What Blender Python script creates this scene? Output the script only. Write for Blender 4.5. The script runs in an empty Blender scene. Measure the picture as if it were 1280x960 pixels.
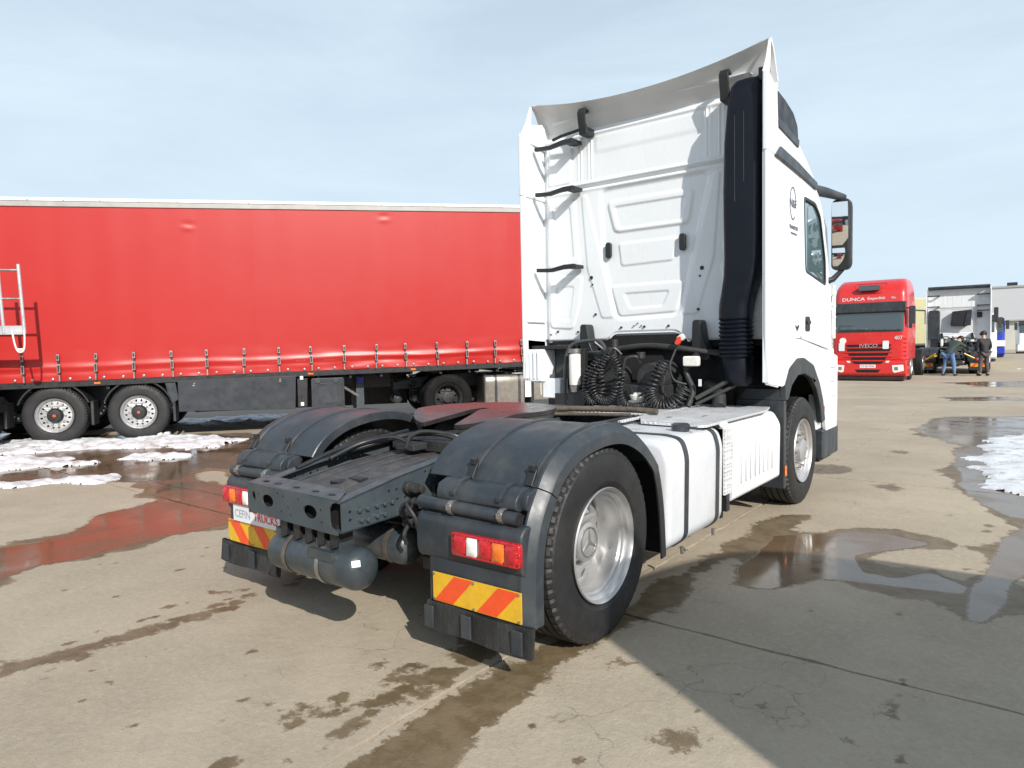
import bpy, bmesh, math, random
import numpy as np
from mathutils import Vector, Matrix, noise as mnoise
random.seed(7)
rng = np.random.default_rng(5)
PI = math.pi
SC = bpy.context.scene
COL = SC.collection

# ---------------------------------------------------------------- camera
CAM = (3.0125, -3.0416, 1.5376)
YAW, PITCH, ROLL = 0.6620, 0.0552, -0.0202
cd = bpy.data.cameras.new('camera')
cam = bpy.data.objects.new('camera', cd); COL.objects.link(cam)
f_ = Vector((-math.sin(YAW)*math.cos(PITCH), math.cos(YAW)*math.cos(PITCH), -math.sin(PITCH)))
r_ = f_.cross(Vector((0, 0, 1))).normalized(); u_ = r_.cross(f_)
c_, s_ = math.cos(ROLL), math.sin(ROLL)
rr = c_*r_ + s_*u_; uu = -s_*r_ + c_*u_
M = Matrix((rr, uu, -f_)).transposed().to_4x4(); M.translation = CAM
cam.matrix_world = M
cd.sensor_width = 36.0; cd.lens = 855.93/1280*36
cd.clip_start = 0.05; cd.clip_end = 2000
SC.camera = cam
SC.render.resolution_x = 1024; SC.render.resolution_y = 768

# ---------------------------------------------------------------- light
SUN_EL = math.radians(31.5); SUN_AZ = math.atan2(0.86, -0.50)      # azimuth from +Y towards +X
sdir = Vector((math.sin(SUN_AZ)*math.cos(SUN_EL), math.cos(SUN_AZ)*math.cos(SUN_EL), math.sin(SUN_EL)))
sl = bpy.data.lights.new('sun', 'SUN'); sl.energy = 5.0; sl.angle = math.radians(0.53); sl.color = (1.0, 0.945, 0.875)
sun = bpy.data.objects.new('sun', sl); COL.objects.link(sun)
sun.rotation_euler = sdir.to_track_quat('Z', 'Y').to_euler()
W = bpy.data.worlds.new('World'); SC.world = W; W.use_nodes = True
nt = W.node_tree; nt.nodes.clear()
def N(nt, t, **k):
    n = nt.nodes.new(t)
    for a, b in k.items():
        if a.startswith('i_'):
            key = a[2:]
            key = int(key) if key.isdigit() else key.replace('_', ' ')
            n.inputs[key].default_value = b
        else: setattr(n, a, b)
    return n
sky = N(nt, 'ShaderNodeTexSky', sky_type='NISHITA', sun_disc=False, sun_elevation=SUN_EL, sun_rotation=SUN_AZ,
        altitude=0, air_density=1.0, dust_density=2.2, ozone_density=1.5)
tc = N(nt, 'ShaderNodeTexCoord')
mp = N(nt, 'ShaderNodeMapping'); mp.inputs['Scale'].default_value = (1.0, 2.2, 7.0); mp.inputs['Rotation'].default_value = (0.12, 0.1, 0.9)
n1 = N(nt, 'ShaderNodeTexNoise', i_Scale=1.3, i_Detail=7.0, i_Roughness=0.62, i_Distortion=0.35)
sx = N(nt, 'ShaderNodeSeparateXYZ')
pw = N(nt, 'ShaderNodeMath', operation='POWER'); pw.inputs[1].default_value = 1.9
vl = N(nt, 'ShaderNodeMapRange')            # thin high cloud over clear sky, thickening towards the horizon
for i_, v_ in enumerate((0.0, 1.0, 1.0, 0.05)): vl.inputs[i_+1].default_value = v_
cl = N(nt, 'ShaderNodeMapRange')
for i_, v_ in enumerate((0.34, 0.72, -0.10, 0.12)): cl.inputs[i_+1].default_value = v_
ad = N(nt, 'ShaderNodeMath', operation='ADD', use_clamp=True)
mx = N(nt, 'ShaderNodeMix', data_type='RGBA'); mx.inputs['B'].default_value = (5.85, 7.05, 8.05, 1)
bg = N(nt, 'ShaderNodeBackground', i_Strength=0.118); wo = N(nt, 'ShaderNodeOutputWorld')
L = nt.links.new
L(tc.outputs['Generated'], mp.inputs[0]); L(mp.outputs[0], n1.inputs['Vector']); L(n1.outputs['Fac'], cl.inputs[0])
L(tc.outputs['Generated'], sx.inputs[0]); L(sx.outputs['Z'], pw.inputs[0]); L(pw.outputs[0], vl.inputs[0]); L(vl.outputs[0], ad.inputs[0]); L(cl.outputs[0], ad.inputs[1])
L(ad.outputs[0], mx.inputs['Factor']); L(sky.outputs[0], mx.inputs['A']); L(mx.outputs['Result'], bg.inputs[0]); L(bg.outputs[0], wo.inputs[0])
SC.view_settings.view_transform = 'Standard'; SC.view_settings.look = 'None'; SC.view_settings.exposure = 0.06; SC.view_settings.gamma = 1.0
SC.render.engine = 'CYCLES'

# ---------------------------------------------------------------- materials
def newmat(name):
    m = bpy.data.materials.new(name); m.use_nodes = True
    nt = m.node_tree; b = nt.nodes['Principled BSDF']
    return m, nt, b
def pmat(name, col, rough=0.5, metal=0.0, var=0.12, vs=4.0, dirt=0.0, dcol=(0.16, 0.12, 0.08), ds=2.5, bump=0.0, bs=60.0, coat=0.0, rv=0.12, streak=(1, 1, 1), spec=None):
    m, nt, b = newmat(name); L = nt.links.new
    tc = N(nt, 'ShaderNodeTexCoord'); mp = N(nt, 'ShaderNodeMapping'); mp.inputs['Scale'].default_value = streak
    L(tc.outputs['Object'], mp.inputs[0])
    n = N(nt, 'ShaderNodeTexNoise', i_Scale=vs, i_Detail=6.0, i_Roughness=0.6); L(mp.outputs[0], n.inputs['Vector'])
    mx = N(nt, 'ShaderNodeMix', data_type='RGBA')
    mx.inputs['A'].default_value = tuple(max(0, c*(1-var)) for c in col)+(1,); mx.inputs['B'].default_value = tuple(min(1, c*(1+var)) for c in col)+(1,)
    mr0 = N(nt, 'ShaderNodeMapRange'); mr0.inputs[1].default_value = 0.3; mr0.inputs[2].default_value = 0.7
    L(n.outputs['Fac'], mr0.inputs[0]); L(mr0.outputs[0], mx.inputs['Factor'])
    out = mx.outputs['Result']
    if dirt > 0:
        n2 = N(nt, 'ShaderNodeTexNoise', i_Scale=ds, i_Detail=9.0, i_Roughness=0.72); L(mp.outputs[0], n2.inputs['Vector'])
        mr = N(nt, 'ShaderNodeMapRange'); mr.inputs[1].default_value = 0.46; mr.inputs[2].default_value = 0.78; mr.inputs[4].default_value = dirt
        L(n2.outputs['Fac'], mr.inputs[0])
        m2 = N(nt, 'ShaderNodeMix', data_type='RGBA'); m2.inputs['B'].default_value = tuple(dcol)+(1,)
        L(mr.outputs[0], m2.inputs['Factor']); L(out, m2.inputs['A']); out = m2.outputs['Result']
    L(out, b.inputs['Base Color'])
    rm = N(nt, 'ShaderNodeMapRange'); rm.inputs[1].default_value = 0.3; rm.inputs[2].default_value = 0.7
    rm.inputs[3].default_value = max(0.02, rough-rv); rm.inputs[4].default_value = min(1, rough+rv)
    n3 = N(nt, 'ShaderNodeTexNoise', i_Scale=vs*2.7, i_Detail=5.0); L(mp.outputs[0], n3.inputs['Vector'])
    L(n3.outputs['Fac'], rm.inputs[0]); L(rm.outputs[0], b.inputs['Roughness'])
    b.inputs['Metallic'].default_value = metal
    if coat: b.inputs['Coat Weight'].default_value = coat; b.inputs['Coat Roughness'].default_value = 0.05
    if spec is not None: b.inputs['Specular IOR Level'].default_value = spec
    if bump:
        nb = N(nt, 'ShaderNodeTexNoise', i_Scale=bs, i_Detail=4.0); L(mp.outputs[0], nb.inputs['Vector'])
        bp = N(nt, 'ShaderNodeBump', i_Strength=bump, i_Distance=0.01); L(nb.outputs['Fac'], bp.inputs['Height']); L(bp.outputs[0], b.inputs['Normal'])
    return m
MT = {}
MT['white'] = pmat('white_paint', (0.77, 0.80, 0.82), 0.28, var=0.02, vs=1.5, dirt=0.10, dcol=(0.45, 0.43, 0.39), ds=1.6, coat=0.3, streak=(1.5, 1.5, 0.5))
MT['white_dirty'] = pmat('dusty_white_paint', (0.74, 0.76, 0.78), 0.38, var=0.05, vs=3, dirt=0.25, dcol=(0.36, 0.33, 0.29), ds=2.5, streak=(2, 2, .5))
MT['spoiler'] = pmat('spoiler_inner_paint', (0.70, 0.70, 0.69), 0.45, var=0.12, vs=3, dirt=0.3, dcol=(0.5, 0.48, 0.45), ds=3)
MT['frame'] = pmat('frame_grey_paint', (0.045, 0.060, 0.070), 0.42, var=0.15, vs=5, dirt=0.34, dcol=(0.15, 0.135, 0.115), ds=4, bump=0.10)
MT['tank_grey'] = pmat('air_tank_grey_paint', (0.036, 0.047, 0.054), 0.32, var=0.1, vs=5, dirt=0.42, dcol=(0.17, 0.145, 0.11), ds=5, bump=0.05)
MT['dark_frame'] = pmat('grimy_chassis', (0.022, 0.024, 0.026), 0.6, var=0.3, vs=7, dirt=0.45, dcol=(0.07, 0.06, 0.048), ds=6, bump=0.4, bs=40)
MT['deck'] = pmat('greasy_deck_plate', (0.050, 0.048, 0.050), 0.5, var=0.3, vs=10, dirt=0.65, dcol=(0.13, 0.115, 0.10), ds=14, bump=0.3, bs=90)
MT['plastic'] = pmat('weathered_dark_plastic', (0.027, 0.034, 0.042), 0.44, var=0.15, vs=3, dirt=0.42, dcol=(0.13, 0.125, 0.115), ds=4, bump=0.10, bs=140, streak=(1, 1, .6))
MT['plastic_edge'] = pmat('scuffed_fender_edge', (0.034, 0.043, 0.052), 0.42, var=0.15, vs=4, dirt=0.4, dcol=(0.15, 0.14, 0.12), ds=5)
MT['snorkel'] = pmat('black_snorkel_plastic', (0.004, 0.006, 0.012), 0.42, var=0.2, vs=4, dirt=0.04, dcol=(0.05, 0.05, 0.05), ds=3, bump=0.08, bs=300, spec=0.3)
MT['black'] = pmat('black_plastic', (0.016, 0.017, 0.019), 0.45, var=0.2, dirt=0.2, dcol=(0.07, 0.065, 0.055))
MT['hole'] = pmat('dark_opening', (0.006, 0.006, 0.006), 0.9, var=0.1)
MT['rubber'] = pmat('tyre_rubber', (0.012, 0.012, 0.013), 0.6, var=0.25, vs=6, dirt=0.35, dcol=(0.055, 0.051, 0.045), ds=5, bump=0.15, bs=120)
MT['flap'] = pmat('mud_flap_rubber', (0.018, 0.019, 0.020), 0.5, var=0.3, vs=9, dirt=0.55, dcol=(0.10, 0.10, 0.095), ds=7, bump=0.5, bs=60, streak=(1, 1, .4))
MT['rim'] = pmat('silver_wheel_paint', (0.54, 0.54, 0.54), 0.38, metal=0.7, var=0.05, vs=5, dirt=0.22, dcol=(0.24, 0.21, 0.17), ds=6)
MT['steel'] = pmat('dull_steel', (0.38, 0.37, 0.35), 0.38, metal=0.8, var=0.15, vs=8, dirt=0.5, dcol=(0.16, 0.12, 0.08), ds=9)
MT['alu'] = pmat('brushed_aluminium', (0.66, 0.67, 0.68), 0.30, metal=0.6, var=0.05, vs=3, dirt=0.2, dcol=(0.4, 0.38, 0.35), ds=3, bump=0.03)
MT['tankwhite'] = pmat('silver_white_tank', (0.70, 0.72, 0.75), 0.32, metal=0.15, var=0.05, vs=2, dirt=0.3, dcol=(0.38, 0.37, 0.35), ds=2.2, bump=0.05, bs=30)
MT['strap'] = pmat('tank_strap_rubber', (0.030, 0.036, 0.044), 0.45, var=0.2, dirt=0.2)
MT['rust'] = pmat('rusty_pipe', (0.085, 0.070, 0.055), 0.7, var=0.4, vs=14, dirt=0.5, dcol=(0.15, 0.10, 0.06), ds=9, bump=0.5, bs=60)
MT['grease'] = pmat('greasy_coupling_plate', (0.030, 0.026, 0.027), 0.30, metal=0.2, var=0.3, vs=5, dirt=0.6, dcol=(0.060, 0.048, 0.046), ds=5, bump=0.04, bs=12, rv=0.06)
MT['coupler'] = pmat('coupler_casting', (0.055, 0.054, 0.045), 0.55, var=0.25, vs=8, dirt=0.5, dcol=(0.09, 0.08, 0.06), ds=8, bump=0.2)
MT['shade_tyre'] = pmat('new_black_tyre', (0.006, 0.006, 0.006), 0.75, var=0.2, spec=0.2)  # near-black tyre colour stands in for the shade under the red trailer
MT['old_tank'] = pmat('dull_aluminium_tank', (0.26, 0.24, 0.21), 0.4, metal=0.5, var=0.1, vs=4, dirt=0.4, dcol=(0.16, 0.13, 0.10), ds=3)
MT['curtain'] = pmat('red_pvc_curtain', (0.40, 0.013, 0.010), 0.38, var=0.02, vs=0.7, dirt=0.05, dcol=(0.34, 0.024, 0.018), ds=1.4, bump=0.05, bs=90, rv=0.02, streak=(1, 1, .7))
MT['trailer_white'] = pmat('trailer_white_rail', (0.78, 0.77, 0.74), 0.45, var=0.06, dirt=0.2, dcol=(.4, .38, .33))
MT['trailer_grey'] = pmat('trailer_grey_rail', (0.36, 0.36, 0.34), 0.45, var=0.1, dirt=0.2)
MT['box_grey'] = pmat('side_panel_grey', (0.021, 0.026, 0.034), 0.42, var=0.1, vs=2, dirt=0.3, dcol=(0.12, 0.115, 0.11), ds=3, bump=0.08)
MT['red_lens'] = pmat('red_lamp_lens', (0.46, 0.008, 0.014), 0.14, var=0.35, vs=45, bump=0.5, bs=160, coat=0.6)
MT['amber_lens'] = pmat('amber_lamp_lens', (0.80, 0.17, 0.012), 0.14, var=0.3, vs=45, bump=0.5, bs=160, coat=0.6)
MT['white_lens'] = pmat('clear_lamp_lens', (0.78, 0.76, 0.72), 0.14, var=0.1, vs=40, coat=0.6)
MT['yellow'] = pmat('reflective_yellow', (0.72, 0.42, 0.02), 0.35, var=0.08, vs=20, dirt=0.35, dcol=(0.3, 0.2, 0.06), ds=22)
MT['redmark'] = pmat('reflective_red', (0.78, 0.085, 0.02), 0.35, var=0.08, vs=20, dirt=0.2, dcol=(0.35, 0.06, 0.03), ds=22)
MT['plate'] = pmat('plate_white', (0.70, 0.73, 0.76), 0.3, var=0.05, dirt=0.15, dcol=(0.4, 0.4, 0.38))
MT['txt_red'] = pmat('lettering_red', (0.72, 0.06, 0.03), 0.4, var=0.05)
MT['txt_grey'] = pmat('lettering_grey', (0.33, 0.34, 0.36), 0.4, var=0.05)
MT['txt_dark'] = pmat('lettering_dark', (0.10, 0.10, 0.12), 0.4, var=0.05)
MT['txt_white'] = pmat('lettering_white', (0.8, 0.78, 0.76), 0.4, var=0.05)
MT['cream'] = pmat('cream_white_plastic', (0.75, 0.74, 0.68), 0.35, var=0.08, dirt=0.3, dcol=(.4, .36, .28))
MT['sticker'] = pmat('sticker_pale', (0.62, 0.68, 0.72), 0.4, var=0.1, vs=30)
MT['redpaint'] = pmat('red_cab_paint', (0.60, 0.028, 0.026), 0.3, var=0.06, vs=2, dirt=0.2, dcol=(0.33, 0.05, 0.045), coat=0.4)
MT['yellow_paint'] = pmat('pale_yellow_panel', (0.78, 0.72, 0.42), 0.5, var=0.05)
MT['blue_paint'] = pmat('blue_paint', (0.02, 0.05, 0.42), 0.4, var=0.1)
MT['whwall'] = pmat('warehouse_cladding', (0.50, 0.51, 0.53), 0.6, var=0.04, vs=0.2)  # pale grey carries the distance haze in the wall colour
MT['whlow'] = pmat('warehouse_lower_wall', (0.52, 0.50, 0.45), 0.8, var=0.08, vs=0.3)
MT['jeans'] = pmat('blue_denim', (0.10, 0.19, 0.36), 0.85, var=0.25, vs=12)
MT['jacket_green'] = pmat('dark_green_jacket', (0.035, 0.055, 0.055), 0.8, var=0.25, vs=10)
MT['jacket_black'] = pmat('black_jacket', (0.012, 0.012, 0.015), 0.7, var=0.25, vs=10)
MT['trouser_grey'] = pmat('grey_trousers', (0.075, 0.07, 0.068), 0.85, var=0.25, vs=12)
MT['skin'] = pmat('skin', (0.50, 0.29, 0.20), 0.55, var=0.08, vs=10)
MT['hair'] = pmat('dark_hair', (0.02, 0.015, 0.012), 0.6, var=0.2)
MT['shoe'] = pmat('dark_shoes', (0.02, 0.018, 0.016), 0.5, var=0.2)
def glassmat(name, col, rough=0.04):
    m, nt, b = newmat(name); b.inputs['Base Color'].default_value = col+(1,); b.inputs['Roughness'].default_value = rough
    b.inputs['Specular IOR Level'].default_value = 1.0; b.inputs['Coat Weight'].default_value = 1.0; b.inputs['Coat Roughness'].default_value = 0.02
    n = N(nt, 'ShaderNodeTexNoise', i_Scale=3.0, i_Detail=3.0); tc = N(nt, 'ShaderNodeTexCoord'); nt.links.new(tc.outputs['Object'], n.inputs['Vector'])
    bp = N(nt, 'ShaderNodeBump', i_Strength=0.08, i_Distance=0.02); nt.links.new(n.outputs['Fac'], bp.inputs['Height']); nt.links.new(bp.outputs[0], b.inputs['Normal'])
    return m
MT['glass'] = glassmat('window_glass', (0.03, 0.045, 0.05))
MT['glass_teal'] = glassmat('side_window_glass', (0.10, 0.17, 0.19))
MT['mirror'] = glassmat('mirror_glass', (0.9, 0.9, 0.9)); MT['mirror'].node_tree.nodes['Principled BSDF'].inputs['Metallic'].default_value = 1.0
# treadplate: aluminium with raised lozenges (fine relief)
def treadmat():
    m = pmat('tread_plate', (0.78, 0.79, 0.80), 0.38, metal=0.3, var=0.06, vs=4, dirt=0.45, dcol=(0.33, 0.31, 0.28), ds=5)
    nt = m.node_tree; b = nt.nodes['Principled BSDF']; L = nt.links.new
    tc = N(nt, 'ShaderNodeTexCoord'); mp = N(nt, 'ShaderNodeMapping'); mp.inputs['Rotation'].default_value = (0, 0, PI/4); L(tc.outputs['Object'], mp.inputs[0])
    v = N(nt, 'ShaderNodeTexVoronoi', i_Scale=34.0, i_Randomness=0.0); L(mp.outputs[0], v.inputs['Vector'])
    r = N(nt, 'ShaderNodeMapRange'); r.inputs[1].default_value = 0.45; r.inputs[2].default_value = 0.25; L(v.outputs['Distance'], r.inputs[0])
    bp = N(nt, 'ShaderNodeBump', i_Strength=0.9, i_Distance=0.006); L(r.outputs[0], bp.inputs['Height']); L(bp.outputs[0], b.inputs['Normal'])
    return m
MT['tread'] = treadmat()

# snow
def snowmat():
    m, nt, b = newmat('old_snow'); L = nt.links.new
    tc = N(nt, 'ShaderNodeTexCoord'); n = N(nt, 'ShaderNodeTexNoise', i_Scale=5.0, i_Detail=8.0, i_Roughness=0.65); L(tc.outputs['Object'], n.inputs['Vector'])
    r = N(nt, 'ShaderNodeValToRGB'); r.color_ramp.elements[0].position = .33; r.color_ramp.elements[0].color = (.38, .36, .33, 1); r.color_ramp.elements[1].position = .52; r.color_ramp.elements[1].color = (.72, .75, .78, 1)
    L(n.outputs['Fac'], r.inputs[0]); L(r.outputs[0], b.inputs['Base Color']); b.inputs['Roughness'].default_value = .5
    b.inputs['Subsurface Weight'].default_value = 0.2; b.inputs['Subsurface Radius'].default_value = (.05, .06, .08)
    n2 = N(nt, 'ShaderNodeTexNoise', i_Scale=40.0, i_Detail=6.0); L(tc.outputs['Object'], n2.inputs['Vector'])
    bp = N(nt, 'ShaderNodeBump', i_Strength=.6, i_Distance=.02); L(n2.outputs['Fac'], bp.inputs['Height']); L(bp.outputs[0], b.inputs['Normal'])
    return m
MT['snow'] = snowmat()

# wet concrete: attributes wet (standing water) and damp (dark stain) live on the slabs
def concrete():
    m, nt, b = newmat('wet_concrete'); L = nt.links.new
    tc = N(nt, 'ShaderNodeTexCoord'); co = tc.outputs['Object']
    def noise(s, d=6, r=.6, dist=0): 
        n = N(nt, 'ShaderNodeTexNoise', i_Scale=s, i_Detail=float(d), i_Roughness=r, i_Distortion=dist); L(co, n.inputs['Vector']); return n.outputs['Fac']
    def ramp(src, a, bb, lo=0., hi=1.):
        n = N(nt, 'ShaderNodeMapRange'); n.interpolation_type = 'SMOOTHSTEP'
        for i, v in enumerate((a, bb, lo, hi)): n.inputs[i+1].default_value = v
        L(src, n.inputs[0]); return n.outputs[0]
    def mixc(f, A, B, bt='MIX'):
        n = N(nt, 'ShaderNodeMix', data_type='RGBA', blend_type=bt)
        for k, v in (('A', A), ('B', B)):
            if isinstance(v, tuple): n.inputs[k].default_value = v+(1,)
            else: L(v, n.inputs[k])
        if isinstance(f, float): n.inputs['Factor'].default_value = f
        else: L(f, n.inputs['Factor'])
        return n.outputs['Result']
    def math_(op, a, b_):
        n = N(nt, 'ShaderNodeMath', operation=op)
        for i, v in enumerate((a, b_)):
            if isinstance(v, (int, float)): n.inputs[i].default_value = v
            else: L(v, n.inputs[i])
        return n.outputs[0]
    c = mixc(ramp(noise(.55, 5), .35, .68), (.348, .294, .216), (.430, .366, .275))
    c = mixc(ramp(noise(3.2, 7, .65), .42, .72, 0, .40), c, (.290, .245, .185))
    c = mixc(ramp(noise(26, 6, .75), .44, .70, 0, .35), c, (.50, .45, .36))
    c = mixc(ramp(noise(48, 5, .8), .52, .68, 0, .38), c, (.22, .18, .13))
    c = mixc(ramp(noise(9, 8, .75, .6), .66, .74, 0, .5), c, (.17, .125, .075))
    # hairline cracks in the cement skin
    v = N(nt, 'ShaderNodeTexVoronoi', feature='DISTANCE_TO_EDGE', i_Scale=2.2)
    wv = N(nt, 'ShaderNodeTexNoise', i_Scale=3.5, i_Detail=6.0); L(co, wv.inputs['Vector'])
    av = N(nt, 'ShaderNodeMix', data_type='RGBA', blend_type='LINEAR_LIGHT'); av.inputs['Factor'].default_value = .16; L(co, av.inputs['A']); L(wv.outputs['Color'], av.inputs['B']); L(av.outputs['Result'], v.inputs['Vector'])
    crk = ramp(v.outputs['Distance'], 0.0, .008, .55, 0); crk = math_('MULTIPLY', crk, ramp(noise(.8, 3), .5, .64))
    c = mixc(crk, c, (.10, .085, .065))
    damp = N(nt, 'ShaderNodeAttribute', attribute_name='damp').outputs['Fac']; wet = N(nt, 'ShaderNodeAttribute', attribute_name='wet').outputs['Fac']
    nfine = noise(14, 8, .7); nf2 = noise(3.0, 6, .65)
    wob = math_('MULTIPLY', math_('SUBTRACT', math_('ADD', math_('MULTIPLY', nfine, 1.25), math_('MULTIPLY', nf2, .75)), 1.0), .95)
    dd = ramp(math_('ADD', damp, wob), .40, .60)
    ww = ramp(math_('ADD', wet, math_('MULTIPLY', wob, .24)), .45, .55)
    far = ramp(noise(.33, 6, .6), .60, .68, 0, .8); 
    c1 = mixc(dd, c, mixc(1.0, c, (.50, .44, .36), 'MULTIPLY'))
    brown = mixc(ramp(noise(6, 6, .7), .4, .6), (.105, .072, .030), (.19, .145, .085))
    c1 = mixc(math_('MULTIPLY', dd, .62), c1, brown)
    c2 = mixc(ww, c1, mixc(.45, mixc(1.0, c, (.42, .34, .26), 'MULTIPLY'), (.12, .075, .042)))
    L(c2, b.inputs['Base Color'])
    rough = math_('SUBTRACT', .86, math_('MULTIPLY', dd, .34))
    mr = N(nt, 'ShaderNodeMix', data_type='FLOAT'); L(ww, mr.inputs['Factor']); L(rough, mr.inputs[2]); L(ramp(noise(1.6, 5, .6), .38, .66, .07, .30), mr.inputs[3]); L(mr.outputs[0], b.inputs['Roughness'])
    h = math_('ADD', math_('MULTIPLY', noise(90, 5, .7), .5), math_('MULTIPLY', noise(12, 8, .7), 1.2))
    hh = math_('MULTIPLY', h, math_('SUBTRACT', 1.0, math_('MULTIPLY', ww, .985)))
    bp = N(nt, 'ShaderNodeBump', i_Strength=.5, i_Distance=.012); L(hh, bp.inputs['Height']); L(bp.outputs[0], b.inputs['Normal'])
    return m
MT['concrete'] = concrete()
MT['joint'] = pmat('joint_filler', (0.10, 0.085, 0.065), 0.9, var=0.3, vs=8, bump=.5)

# ---------------------------------------------------------------- mesh helpers
class MB:
    def __init__(s): s.v = []; s.f = []
    def parts(s):
        par = list(range(len(s.v)))
        def find(a):
            while par[a] != a: par[a] = par[par[a]]; a = par[a]
            return a
        for f in s.f:
            for q in f[1:]: par[find(q)] = find(f[0])
        gr = {}
        for f in s.f: gr.setdefault(find(f[0]), []).append(f)
        out = []
        for fs in gr.values():
            ids = sorted({i for f in fs for i in f}); mp = {i: k for k, i in enumerate(ids)}
            m = MB(); m.v = [s.v[i] for i in ids]; m.f = [tuple(mp[i] for i in f) for f in fs]; out.append(m)
        return out
    def build_each(s, name, mat, parent=None, **k): return [m.build(name, mat, parent, **k) for m in s.parts()]
    def add(s, vs, fs):
        o = len(s.v); s.v += [tuple(map(float, v)) for v in vs]; s.f += [tuple(i+o for i in f) for f in fs]; return s
    def box(s, x0, x1, y0, y1, z0, z1):
        v = [(x, y, z) for z in (z0, z1) for y in (y0, y1) for x in (x0, x1)]
        return s.add(v, [(0, 2, 3, 1), (4, 5, 7, 6), (0, 1, 5, 4), (2, 6, 7, 3), (0, 4, 6, 2), (1, 3, 7, 5)])
    def prism(s, poly, a, b, axis='X'):
        # poly of 2D points in the two other axes (YZ for X, XZ for Y, XY for Z)
        n = len(poly)
        def P(p, w):
            return {'X': (w, p[0], p[1]), 'Y': (p[0], w, p[1]), 'Z': (p[0], p[1], w)}[axis]
        vs = [P(p, a) for p in poly]+[P(p, b) for p in poly]
        fs = [tuple(range(n))[::-1], tuple(range(n, 2*n))]+[(i, (i+1) % n, n+(i+1) % n, n+i) for i in range(n)]
        return s.add(vs, fs)
    def loft(s, secs, cap=True, closed=True):
        n = len(secs[0]); vs = [p for q in secs for p in q]; fs = []
        for k in range(len(secs)-1):
            for i in range(n if closed else n-1):
                j = (i+1) % n; fs.append((k*n+i, k*n+j, (k+1)*n+j, (k+1)*n+i))
        if cap: fs.append(tuple(range(n))[::-1]); fs.append(tuple((len(secs)-1)*n+i for i in range(n)))
        return s.add(vs, fs)
    def tube(s, path, r, seg=8, cap=True):
        path = [Vector(p) for p in path]; secs = []
        rs = r if isinstance(r, (list, tuple)) else [r]*len(path)
        up = None
        for i, p in enumerate(path):
            t = (path[min(i+1, len(path)-1)]-path[max(i-1, 0)]).normalized()
            if up is None: up = Vector((0, 0, 1)) if abs(t.z) < .9 else Vector((1, 0, 0))
            a = t.cross(up).normalized(); up = a.cross(t).normalized()
            secs.append([tuple(p+rs[i]*(math.cos(2*PI*k/seg)*a+math.sin(2*PI*k/seg)*up)) for k in range(seg)])
        return s.loft(secs, cap)
    def lathe(s, prof, seg=32, axis='X', o=(0, 0, 0), cap=False):
        # prof: (along, radius)
        secs = []
        for (a, r) in prof:
            q = []
            for k in range(seg):
                c, d = math.cos(2*PI*k/seg)*r, math.sin(2*PI*k/seg)*r
                p = {'X': (a, c, d), 'Y': (d, a, c), 'Z': (c, d, a)}[axis]
                q.append((p[0]+o[0], p[1]+o[1], p[2]+o[2]))
            secs.append(q)
        return s.loft(secs, cap)
    def grid(s, P, nu, nv):
        vs = [P(i/(nu-1), j/(nv-1)) for j in range(nv) for i in range(nu)]
        return s.add(vs, [(j*nu+i, j*nu+i+1, (j+1)*nu+i+1, (j+1)*nu+i) for j in range(nv-1) for i in range(nu-1)])
    def curve(s, polys, t, fn):
        # filled 2D outline with holes, thickness t, mapped by fn(u,v,w)
        cu = bpy.data.curves.new('c', 'CURVE'); cu.dimensions = '2D'; cu.fill_mode = 'BOTH'; cu.extrude = t/2
        for pl in polys:
            sp = cu.splines.new('POLY'); sp.points.add(len(pl)-1)
            for k, p in enumerate(pl): sp.points[k].co = (p[0], p[1], 0, 1)
            sp.use_cyclic_u = True
        ob = bpy.data.objects.new('c', cu); me = bpy.data.meshes.new_from_object(ob)
        vs = [fn(*v.co) for v in me.vertices]; fs = [tuple(p.vertices) for p in me.polygons]
        bpy.data.objects.remove(ob); bpy.data.meshes.remove(me); bpy.data.curves.remove(cu)
        return s.add(vs, fs)
    def text(s, string, size, fn, t=0.002, align='CENTER', sp=1.0):
        cu = bpy.data.curves.new('t', 'FONT'); cu.body = string; cu.size = size; cu.extrude = t/2; cu.align_x = align; cu.space_character = sp; cu.resolution_u = 3
        ob = bpy.data.objects.new('t', cu); me = bpy.data.meshes.new_from_object(ob)
        vs = [fn(*v.co) for v in me.vertices]; fs = [tuple(p.vertices) for p in me.polygons]
        bpy.data.objects.remove(ob); bpy.data.meshes.remove(me); bpy.data.curves.remove(cu)
        return s.add(vs, fs)
    def mirror(s):
        m = MB(); m.v = [(-x, y, z) for x, y, z in s.v]; m.f = [tuple(reversed(f)) for f in s.f]; return m
    def build(s, name, mat, parent=None, bevel=0, smooth=35, loc=None, seg=2, kind=None, label=None, recalc=True, mods=True):
        me = bpy.data.meshes.new(name); me.from_pydata(s.v, [], s.f)
        if recalc:
            bm = bmesh.new(); bm.from_mesh(me); bmesh.ops.remove_doubles(bm, verts=bm.verts, dist=1e-5); bmesh.ops.recalc_face_normals(bm, faces=bm.faces); bm.to_mesh(me); bm.free()
        if smooth:
            me.polygons.foreach_set('use_smooth', [True]*len(me.polygons)); me.set_sharp_from_angle(angle=math.radians(smooth))
        me.materials.append(MT[mat] if isinstance(mat, str) else mat)
        ob = bpy.data.objects.new(name, me); COL.objects.link(ob)
        if parent: ob.parent = parent
        if loc: ob.location = loc
        if bevel:
            md = ob.modifiers.new('bevel', 'BEVEL'); md.width = bevel; md.segments = seg; md.limit_method = 'ANGLE'; md.angle_limit = math.radians(40); md.harden_normals = True
        if kind: ob['kind'] = kind
        if label: ob['label'] = label
        return ob
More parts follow.
